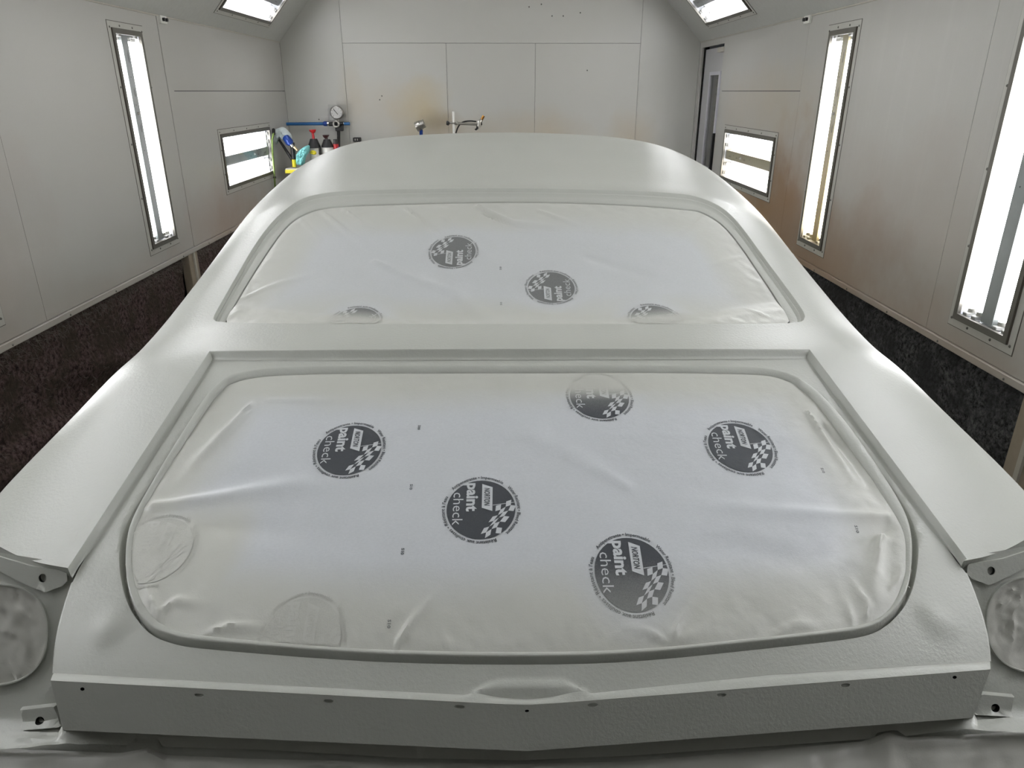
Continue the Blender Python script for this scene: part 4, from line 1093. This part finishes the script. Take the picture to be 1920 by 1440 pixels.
# printed emblems: local frame u = reading direction, w = up, disc radius 1
FNT = {}
def glyphs(txt, size, bold=0., shear=0.):
    key = (txt, size, bold, shear)
    if key in FNT: return FNT[key]
    cu = bpy.data.curves.new('t', 'FONT'); cu.body = txt; cu.size = size; cu.offset = bold; cu.shear = shear; cu.resolution_u = 2; cu.fill_mode = 'FRONT'
    ob = bpy.data.objects.new('t', cu); C.objects.link(ob); dg = bpy.context.evaluated_depsgraph_get(); me = bpy.data.meshes.new_from_object(ob.evaluated_get(dg))
    V_ = np.array([v.co[:2] for v in me.vertices]); F_ = [tuple(p.vertices) for p in me.polygons]
    bpy.data.objects.remove(ob); bpy.data.curves.remove(cu); bpy.data.meshes.remove(me)
    FNT[key] = (V_, F_); return V_, F_
def fit(txt, u0, u1, w0, hgt, bold=0., shear=0., ref=None):
    V_, F_ = glyphs(txt, 1., bold, shear); a, b = V_[:, 0].min(), V_[:, 0].max(); r = ref or V_[:, 1].max()
    P = V_.copy(); P[:, 0] = u0+(P[:, 0]-a)/(b-a)*(u1-u0); P[:, 1] = w0+P[:, 1]/r*hgt; return P, F_
def arc(txt, r, a0, a1, hgt):
    """text along a circle reading clockwise, letters pointing outward; angles from +w axis, clockwise"""
    V_, F_ = glyphs(txt, 1., .018); a, b = V_[:, 0].min(), V_[:, 0].max()
    t = (V_[:, 0]-a)/(b-a); g = a0+(a1-a0)*t; rr = r+V_[:, 1]/.73*hgt
    return np.stack([rr*np.sin(g), rr*np.cos(g)], 1), F_
EMB_PARTS = []                                     # (points, faces, 0 ink / 1 paper, level)
def disc_mesh(n=48, rings=10):
    P = [(0, 0)]; F_ = []
    for k in range(1, rings+1): P += [(k/rings*math.sin(2*math.pi*j/n), k/rings*math.cos(2*math.pi*j/n)) for j in range(n)]
    for j in range(n): F_.append((0, 1+j, 1+(j+1) % n))
    for k in range(rings-1):
        for j in range(n): F_.append((1+k*n+j, 1+(k+1)*n+j, 1+(k+1)*n+(j+1) % n, 1+k*n+(j+1) % n))
    return np.array(P), F_
EMB_PARTS.append((*disc_mesh(), 0, 1))
bq = np.array([(-.87+.84*i/10+.12*j/4, .02+.31*j/4) for j in range(5) for i in range(11)])
EMB_PARTS.append((bq, [(j*11+i, j*11+i+1, (j+1)*11+i+1, (j+1)*11+i) for j in range(4) for i in range(10)], 1, 2))
EMB_PARTS.append((*fit('NORTON', -.72, -.08, .09, .17, .02, .25, .73), 0, 3))
EMB_PARTS.append((*fit('paint', -.90, .09, -.42, .27, .035, 0, .56), 1, 2))
EMB_PARTS.append((*fit('check', -.56, .55, -.82, .245, -.004, 0, .56), 1, 2))
EMB_PARTS.append((np.array([(-.12, .34), (-.10, .34), (-.20, .985), (-.215, .98)]), [(0, 1, 2, 3)], 1, 2))
for i in range(6):
    for j in range(4):
        if (i+j) % 2: continue
        q = []
        for (di, dj) in ((0, 0), (0, 1), (1, 1), (1, 0)):
            uu = -.13+.185*(i+di); jj = j+dj; wv = .10*math.sin((uu+.3)*4.2)-.28*(uu+.1)
            q.append((uu-.04*jj+.05*math.sin(jj*1.4+1), .36+.15*jj+wv))
        q = [p for p in q]
        if all(math.hypot(*p) < 1.05 for p in q) or i >= 4 and np.mean([math.hypot(*p) for p in q]) < 1.02:
            EMB_PARTS.append((np.array(q), [(0, 1, 2, 3)], 1, 2))
rd = math.radians
EMB_PARTS.append((*arc('Antipenetrante \u2022 Impermeable', 1.06, rd(-142), rd(-68)+rd(14), .105), 0, 1))
EMB_PARTS.append((*arc('Water Resistant \u2022 Bleed Resistant', 1.06, rd(-44), rd(48), .105), 0, 1))
EMB_PARTS.append((*arc("R\u00e9sistant aux coulisses \u2022 R\u00e9sistant \u00e0 l'eau", 1.06, rd(66), rd(203), .105), 0, 1))
def emblem(root, c, R_, ang, fn, spray, extra=0.):
    """ang: direction of w (letter tops) in the plan, radians from +x"""
    ew = np.array([math.cos(ang), math.sin(ang)]); eu = np.array([ew[1], -ew[0]])
    V_ = []; F_ = []; M_ = []
    for P, Fc, m, lv in EMB_PARTS:
        W = c+np.outer(P[:, 0], eu)*R_+np.outer(P[:, 1], ew)*R_
        b = len(V_); z = fn(W[:, 0], W[:, 1])+.0004+lv*.0005
        V_ += [tuple(q) for q in np.column_stack([W, z])]; F_ += [tuple(b+i for i in f) for f in Fc]; M_ += [0 if m == 0 else 1]*len(Fc)
    V_ = np.array(V_); keep = np.array([True]*len(F_))
    lp = lin if fn is trunk_paper else wlin
    ok = inside(V_[:, :2], resample(lp, 200)); keep = np.array([all(ok[i] for i in f) for f in F_])
    F_ = [f for f, k in zip(F_, keep) if k]; M_ = [m for m, k in zip(M_, keep) if k]
    F_ = orient_up(V_, F_)
    o = obj('printed_emblem', V_, F_, [INK, PAPER], root, midx=M_)
    set_attr(o, np.clip(spray(V_[:, :2])*1.0+extra, 0, 1)); return o
for c in lgT: emblem(pt, c, .0600, 0., trunk_paper, trunk_spray)
emblem(pt, lgG[0], .0600, 0., trunk_paper, trunk_spray, -.06); emblem(pt, lgG[1], .0600, 0., trunk_paper, trunk_spray, -.03)
for c in lgW: emblem(pw, c, .0600, math.pi, window_paper, window_spray)
for root, fn, surf, spray, L, an in ((pt, trunk_paper, lip_, trunk_spray, [(786, 791), (771, 904), (755, 1025), (1545, 874), (1609, 984), (730, 1165)], 0.), (pw, window_paper, body, window_spray, [(938, 493), (939, 557)], math.pi)):
    for (x, y) in L:
        c = hit(x, y, surf)[:2]; P, Fc = fit('S10', -.006, .006, -.003, .005, .03)
        ew = np.array([math.cos(an), math.sin(an)]); eu = np.array([ew[1], -ew[0]]); W = c+np.outer(P[:, 0], eu)+np.outer(P[:, 1], ew)
        o = obj('printed_code', np.column_stack([W, fn(W[:, 0], W[:, 1])+.0006]), orient_up(np.column_stack([W, W[:, 0]*0]), Fc), INK, root); set_attr(o, spray(W)*.3)

# ------------------------------------------------------------------ tools at the back wall
def bp(px, py, Yv=7.93): return onY(px, py, Yv)
t = thing('air_line', tuple(bp(600, 232)), 'blue compressed air pipe with chrome ring valve on the back wall', 'air pipe')
mb = MB(); a, b = bp(537, 232.5), bp(612, 232); mb.tube([a, b], .0155, 12); a2, b2 = bp(645, 232), bp(656, 232); mb.tube([a2, b2], .0155, 12); mb.obj('pipe', PIPEB, t, 50)
mb = MB(); mb.tube([bp(606, 232), bp(608, 232), bp(613, 232), bp(614, 232)], [.018, .024, .024, .018], 12); mb.obj('union', BLUE, t, 50)
mb = MB(); mb.tube([bp(613, 232), bp(617, 232)], .020, 10); mb.tube([bp(643, 232), bp(645, 232)], .015, 10); mb.tube([bp(633, 240), bp(635, 242)], .014, 8); mb.tube([bp(634.5, 254), bp(634.5, 256)], .014, 8); mb.obj('steel_fitting', CHROME, t, 50)
mb = MB(); mb.tube([bp(617, 233), bp(644, 232)], .02, 10); c = bp(636.5, 240); mb.box(c-np.array([.04, .03, .03]), c+np.array([.04, .03, .03]), bev=.006); mb.tube([bp(635, 243), bp(635, 285)], .016, 10); mb.obj('regulator', BLACK, t, 40)
mb = MB(); c = bp(631, 232.5, 7.88); n_ = 18
mb.tube([c+np.array([.028*math.cos(g), -.02, .028*math.sin(g)]) for g in np.linspace(0, 2*math.pi, n_+1)], .010, 8); mb.obj('valve_ring', SILVER, t, 60)
t = thing('pressure_gauge', tuple(bp(631, 210)), 'round white dial pressure gauge bagged in clear plastic above the blue pipe', 'gauge')
c = bp(631.5, 211, 7.90); mb = MB(); mb.tube([c+np.array([0, .03, 0]), c+np.array([0, -.012, 0]), c+np.array([0, -.018, 0])], [.066, .066, .060], 28); mb.tube([c+np.array([0, .02, -.06]), c+np.array([0, .02, -.12])], .012, 8); mb.obj('case', SILVER, t, 50)
mb = MB(); mb.tube([c+np.array([0, -.018, 0]), c+np.array([0, -.020, 0])], .056, 28); mb.obj('dial', WHITEP, t)
mb = MB(); mb.add([c+np.array(q) for q in ((-.030, -.022, .030), (-.024, -.022, .034), (.016, -.022, -.016), (.012, -.022, -.020))], [(0, 1, 2, 3)])
for g in np.linspace(-math.pi*.75, math.pi*.75, 9):
    s, k = math.sin(g), math.cos(g); r0, r1 = .044, .050
    mb.add([c+np.array((s*r0-k*.002, -.0215, k*r0+s*.002)), c+np.array((s*r0+k*.002, -.0215, k*r0-s*.002)), c+np.array((s*r1+k*.002, -.0215, k*r1-s*.002)), c+np.array((s*r1-k*.002, -.0215, k*r1+s*.002))], [(0, 1, 2, 3)])
mb.obj('needle_and_ticks', BLACK, t)
P = []; nu, nv = 14, 14
for j in range(nv+1):
    for i in range(nu+1):
        q = bp(615+34*i/nu, 196+36*j/nv, 7.93); e = math.sin(math.pi*i/nu)*math.sin(math.pi*j/nv); q[1] -= .085*min(1, e*2.2)+.02*noise.noise(Vector((i*.9, j*.9, 4.))); q[0] += .01*noise.noise(Vector((j*.7, 2., i*.3))); P.append(q)
obj('plastic_bag', P, [(j*(nu+1)+i, j*(nu+1)+i+1, (j+1)*(nu+1)+i+1, (j+1)*(nu+1)+i) for j in range(nv) for i in range(nu)], BAG, t, 60)
# bench in the corner
t = thing('corner_bench', (-2.0, 7.4, FLR), 'pale bench top with yellow front edge in the left back corner', 'bench')
tb = onY(532, 316, 7.35); zt = tb[2]
mb = MB(); mb.box((-2.13, 7.35, zt-.022), (-1.2, 7.85, zt), bev=.004); mb.obj('bench_top', WOODT, t)
mb = MB(); mb.box((-2.13, 7.335, zt-.045), (-1.2, 7.352, zt-.012), bev=.004); mb.obj('front_edge', YEL, t)
mb = MB(); mb.box((-2.08, 7.38, zt-.075), (-1.25, 7.42, zt-.05)); mb.obj('apron', WHITEP, t)
for x in (-2.0, -1.26):
    for y in (7.40, 7.80): mb = MB(); mb.tube([(x, y, FLR), (x, y, zt-.05)], .018, 10); mb.obj('leg', SILVER, t, 50)
# the two lidded funnels standing behind the bench
def funnel(px, ytop, ymid, ybot_, col, label, sc2=1., spout=1, Yv=7.6):
    b = onY(px+3, ybot_, Yv); t = thing('cup_lid_funnel', (b[0], Yv, zt), label, 'funnel', 'cup lids with funnels on the bench'); a = onY(px, ytop, Yv); m = onY(px+2, ymid, Yv)
    mb = MB(); k = sc2; mb.tube([a, a+np.array([0, 0, -.012]), a+np.array([.004, 0, -.03]), m*.35+a*.65, m], [.036*k, .033*k, .018*k, .012*k, .014*k], 12); mb.obj('funnel_stem', col, t, 60)
    c2 = onY(px+3, (ymid+ybot_)/2, Yv); mb = MB(); h = (m[2]-b[2])
    mb.tube([m+np.array([.0, 0, .004]), m+np.array([0, 0, -.01]), m+np.array([0, 0, -h*.55]), m+np.array([0, 0, -h*.7])], [.034*k, .040*k, .062*k, .066*k], 14); mb.obj('lid', BLACK, t, 50)
    mb = MB(); x = m[0]+(.045 if spout else 0); mb.box((x-.018, Yv-.03, b[2]-.03), (x+.022, Yv+.01, b[2]+h*.35), bev=.005); mb.obj('spout', BLACK, t)
    mb = MB(); mb.tube([m+np.array([0, 0, -h*.7]), (m[0], Yv, zt)], [.058*k, .048*k], 14); mb.obj('cup', WHITEP, t, 50)
funnel(586, 243, 261, 284, RED, 'black cup lid with a bright red funnel stem on the bench')
funnel(611, 253, 262, 282, plain('dark_funnel', srgb(52, 20, 24), .4), 'black cup lid with a short dark funnel, right of the red one', .95, 0)
t = thing('spray_can', (onY(632, 262, 7.6)[0], 7.6, zt), 'small dark can with red and blue label under the air valve', 'can')
mb = MB(); a = onY(629, 261, 7.6); mb.tube([(a[0], 7.6, zt), (a[0], 7.6, a[2]-.035)], .026, 14); mb.obj('can', BLACK, t, 50)
mb = MB(); mb.tube([(a[0], 7.6, a[2]-.10), (a[0], 7.6, a[2]-.045)], .0265, 14); mb.obj('label_band', RED, t, 50)
mb = MB(); mb.tube([(a[0]+.035, 7.59, zt), (a[0]+.035, 7.59, a[2]-.075)], .022, 12); mb.obj('blue_tin', BLUE, t, 50)
mb = MB(); mb.tube([(a[0], 7.6, a[2]-.035), (a[0], 7.6, a[2])], [.024, .022], 12); mb.obj('cap', BLACK, t, 50)
t = thing('wall_clip', tuple(bp(669, 261)), 'small black two-slot clip on the back wall just above the car roof', 'clip')
c = bp(670, 262, 7.96); mb = MB(); mb.box(c+np.array([-.04, -.03, -.02]), c+np.array([.035, .04, .022]), bev=.004); mb.obj('clip_body', BLACK, t)
mb = MB(); mb.box(c+np.array([-.022, -.034, -.006]), c+np.array([-.012, -.029, .012])); mb.box(c+np.array([.002, -.034, -.006]), c+np.array([.012, -.029, .012])); mb.obj('clip_face', SILVER, t)
# spray gun stand with white cloth
t = thing('spray_gun_stand', (-2.02, 7.45, zt), 'black angled gun stand with yellow foot on the bench', 'stand')
mb = MB(); mb.tube([onY(523, 262, 7.5), onY(532, 275, 7.5), onY(551, 304, 7.45)], [.012, .014, .016], 8); mb.tube([onY(548, 268, 7.45), onY(551, 304, 7.45)], .022, 10); mb.tube([onY(550, 267, 7.45), onY(550, 276, 7.45)], .010, 8); mb.obj('arm', BLACK, t, 50)
mb = MB(); mb.tube([onY(551, 299, 7.44), onY(552, 313, 7.44)], .020, 12); mb.obj('foot', YEL, t, 50)
mb = MB(); mb.tube([onY(546, 274, 7.44), onY(546.5, 284, 7.44)], .006, 8); mb.obj('rod', CHROME, t, 50)
t = thing('spray_gun', tuple(onY(544, 270, 7.42)), 'blue spray gun with brass nozzle hung under the white cloth', 'spray gun')
mb = MB(); mb.tube([onY(536, 258, 7.45), onY(543, 267, 7.42), onY(546, 271, 7.42)], [.036, .040, .026], 12); mb.obj('gun_cup', BLUE, t, 50)
mb = MB(); mb.tube([onY(545, 270, 7.42), onY(549, 275, 7.42)], .016, 10); mb.obj('collar', CHROME, t, 50)
mb = MB(); mb.tube([onY(551, 275, 7.42), onY(558, 282, 7.42)], [.014, .011], 10); mb.obj('nozzle', plain('pale_brass', srgb(220, 200, 160), .3, .8), t, 50)
def cloth(name, pxpts, Yv, mat, label, cat, bulge=.05, seed=1., n=18, grp=None):
    """soft rag: outline in the view at depth Yv, bulged front and back"""
    pts = np.array([onY(x, y, Yv) for x, y in pxpts])[:, [0, 2]]; o2 = resample(smooth_closed(pts, 1), 60); c = o2.mean(0)
    t = thing(name, (c[0], Yv, o2[:, 1].min()), label, cat, grp); P = []; 
    for sgn in (-1, 1):
        for k in range(n+1):
            for q in o2:
                r = k/n; p = c+(q-c)*r; b = bulge*math.sqrt(max(0, 1-r**4)); w = .35*bulge*noise.fractal(Vector((p[0]*26+seed, p[1]*20, sgn*seed)), 1, 2, 3)*(1-r**6)
                P.append((p[0], Yv+sgn*(b+abs(w)*1.6), p[1]))
    m = len(o2); Fc = []; H_ = (n+1)*m
    for s_ in (0, 1):
        for k in range(n):
            for j in range(m):
                f = (s_*H_+k*m+j, s_*H_+k*m+(j+1) % m, s_*H_+(k+1)*m+(j+1) % m, s_*H_+(k+1)*m+j); Fc.append(f if s_ else f[::-1])
    obj('folded_rag', P, Fc, mat, t, 45); return t
cloth('cleaning_rag', [(513, 243), (520, 241), (527, 238), (534, 239), (541, 246), (547, 254), (548, 262), (543, 258), (540, 262), (533, 266), (528, 258), (522, 250), (519, 262), (520, 271), (513, 270)], 7.5, CLOTH, 'crumpled white cloth draped over the gun stand in the corner', 'cloth', .05, 1., grp='rags in the corner')
cloth('cleaning_rag', [(555, 296), (556, 289), (562, 281), (570, 275), (580, 271), (581, 277), (579, 286), (574, 292), (572, 298), (570, 310), (556, 310)], 7.45, CYAN, 'teal cloth bunched upright on the bench', 'cloth', .05, 5., grp='rags in the corner')
cloth('cleaning_rag', [(566, 312), (574, 305), (582, 302), (580, 308), (572, 316), (566, 318)], 7.36, plain('pale_teal', srgb(176, 216, 212), .8), 'small pale teal rag lying at the front of the bench', 'cloth', .02, 9., grp='rags in the corner')
cloth('tape_roll_rag', [(580, 287), (584, 281), (592, 283), (594, 288), (590, 291), (584, 289)], 7.5, YEL, 'small bright yellow scrap beside the red funnel', 'scrap', .02, 12.)
t = thing('air_hose', (XL+.03, 7.38, FLR), 'yellow-green hose hanging down the left wall beside the horizontal light', 'hose')
mb = MB(); mb.tube([onX(513, 250, XL+.04), onX(510.5, 262, XL+.03), onX(511, 285, XL+.025), onX(514, 320, XL+.03), onX(516, 355, XL+.03), (XL+.03, 7.3, -1.0), (XL+.06, 7.3, FLR+.02)], .009, 8); mb.obj('hose', GREENH, t, 60)
mb = MB(); mb.tube([onX(513, 243, XL+.03), onX(513, 251, XL+.04)], .016, 8); mb.tube([onX(515, 331, XL+.03), onX(515, 334, XL+.03)], .014, 8); mb.obj('hose_coupling', BLACKR, t, 50)
# silver gun cup on blue gun, hung at the wall
t = thing('hanging_spray_gun', tuple(bp(789, 240, 7.85)), 'spray gun with silver cup and blue handle at the back wall, over the roof', 'spray gun')
c0, c1 = bp(780, 238.5, 7.85), bp(796, 231, 7.85); d = (c1-c0)
mb = MB(); mb.tube([c0, c0+d*.05, c0+d*.55, c0+d*.58, c0+d*.97, c1], [.046, .050, .050, .043, .043, .038], 18); mb.obj('gun_cup', SILVER, t, 40)
mb = MB(); mb.tube([c0+d*.50, c0+d*.54], .0525, 18); mb.obj('cup_rim', CHROME, t, 40)
mb = MB(); mb.tube([bp(788, 240, 7.85), bp(789.5, 244, 7.85), bp(790, 262, 7.85)], [.030, .018, .018], 10); mb.obj('handle', BLUE, t, 50)
mb = MB(); mb.tube([bp(783, 243, 7.85), bp(786, 246, 7.85)], .010, 8); mb.obj('trigger', SILVER, t, 50)
t = thing('wall_hook', tuple(bp(790, 262, 7.93)), 'plain metal hook holding the silver spray gun', 'hook'); mb = MB(); mb.tube([bp(790, 258, 7.85), (bp(790, 258, 7.85)[0], 8.0, bp(790, 258, 7.85)[2])], .008, 8); mb.obj('hook', SILVER, t, 50)
# stand with horizontal clamp arm
t = thing('clamp_stand', (bp(850, 232, 7.6)[0], 7.6, FLR), 'upright white rod stand with silver clamp arm, black knobs and hose', 'stand')
q = lambda x, y, Yv=7.6: onY(x, y, Yv)
mb = MB(); a = q(850, 209); mb.tube([(a[0], 7.6, FLR+.02), a], .012, 12); mb.obj('rod', WHITEP, t, 50)
mb = MB(); mb.tube([(a[0], 7.6, FLR), (a[0], 7.6, FLR+.02)], .18, 24); mb.obj('base', BLACK, t, 50)
mb = MB(); mb.tube([q(843, 230), q(852, 231), q(898, 233.5)], [.010, .014, .012], 10); mb.tube([q(898, 237), q(899, 228), q(903, 224)], [.022, .026, .018], 10); mb.tube([q(854, 228.5), q(858, 233)], .018, 8); mb.obj('arm', SILVER, t, 50)
mb = MB(); mb.tube([q(837, 231), q(840, 231), q(843, 230.5)], [.018, .024, .010], 8); mb.tube([q(893, 240), q(895, 243)], [.024, .016], 8); mb.tube([q(895, 236), q(894, 240)], .008, 8); mb.tube([q(902, 232), q(904, 232)], .014, 8); mb.obj('knob', BLACK, t, 50)
mb = MB(); mb.tube([q(902, 226), q(907, 217)], .014, 10); mb.obj('brass_tip', BRASS, t, 50)
hp = smooth_open([q(893, 228), q(880, 226.5), q(866, 229), q(859, 237), q(855, 248), q(853, 262), q(852, 290)], 2); mb = MB(); mb.tube(hp, .007, 8); mb.obj('hose', BLACKR, t, 60)
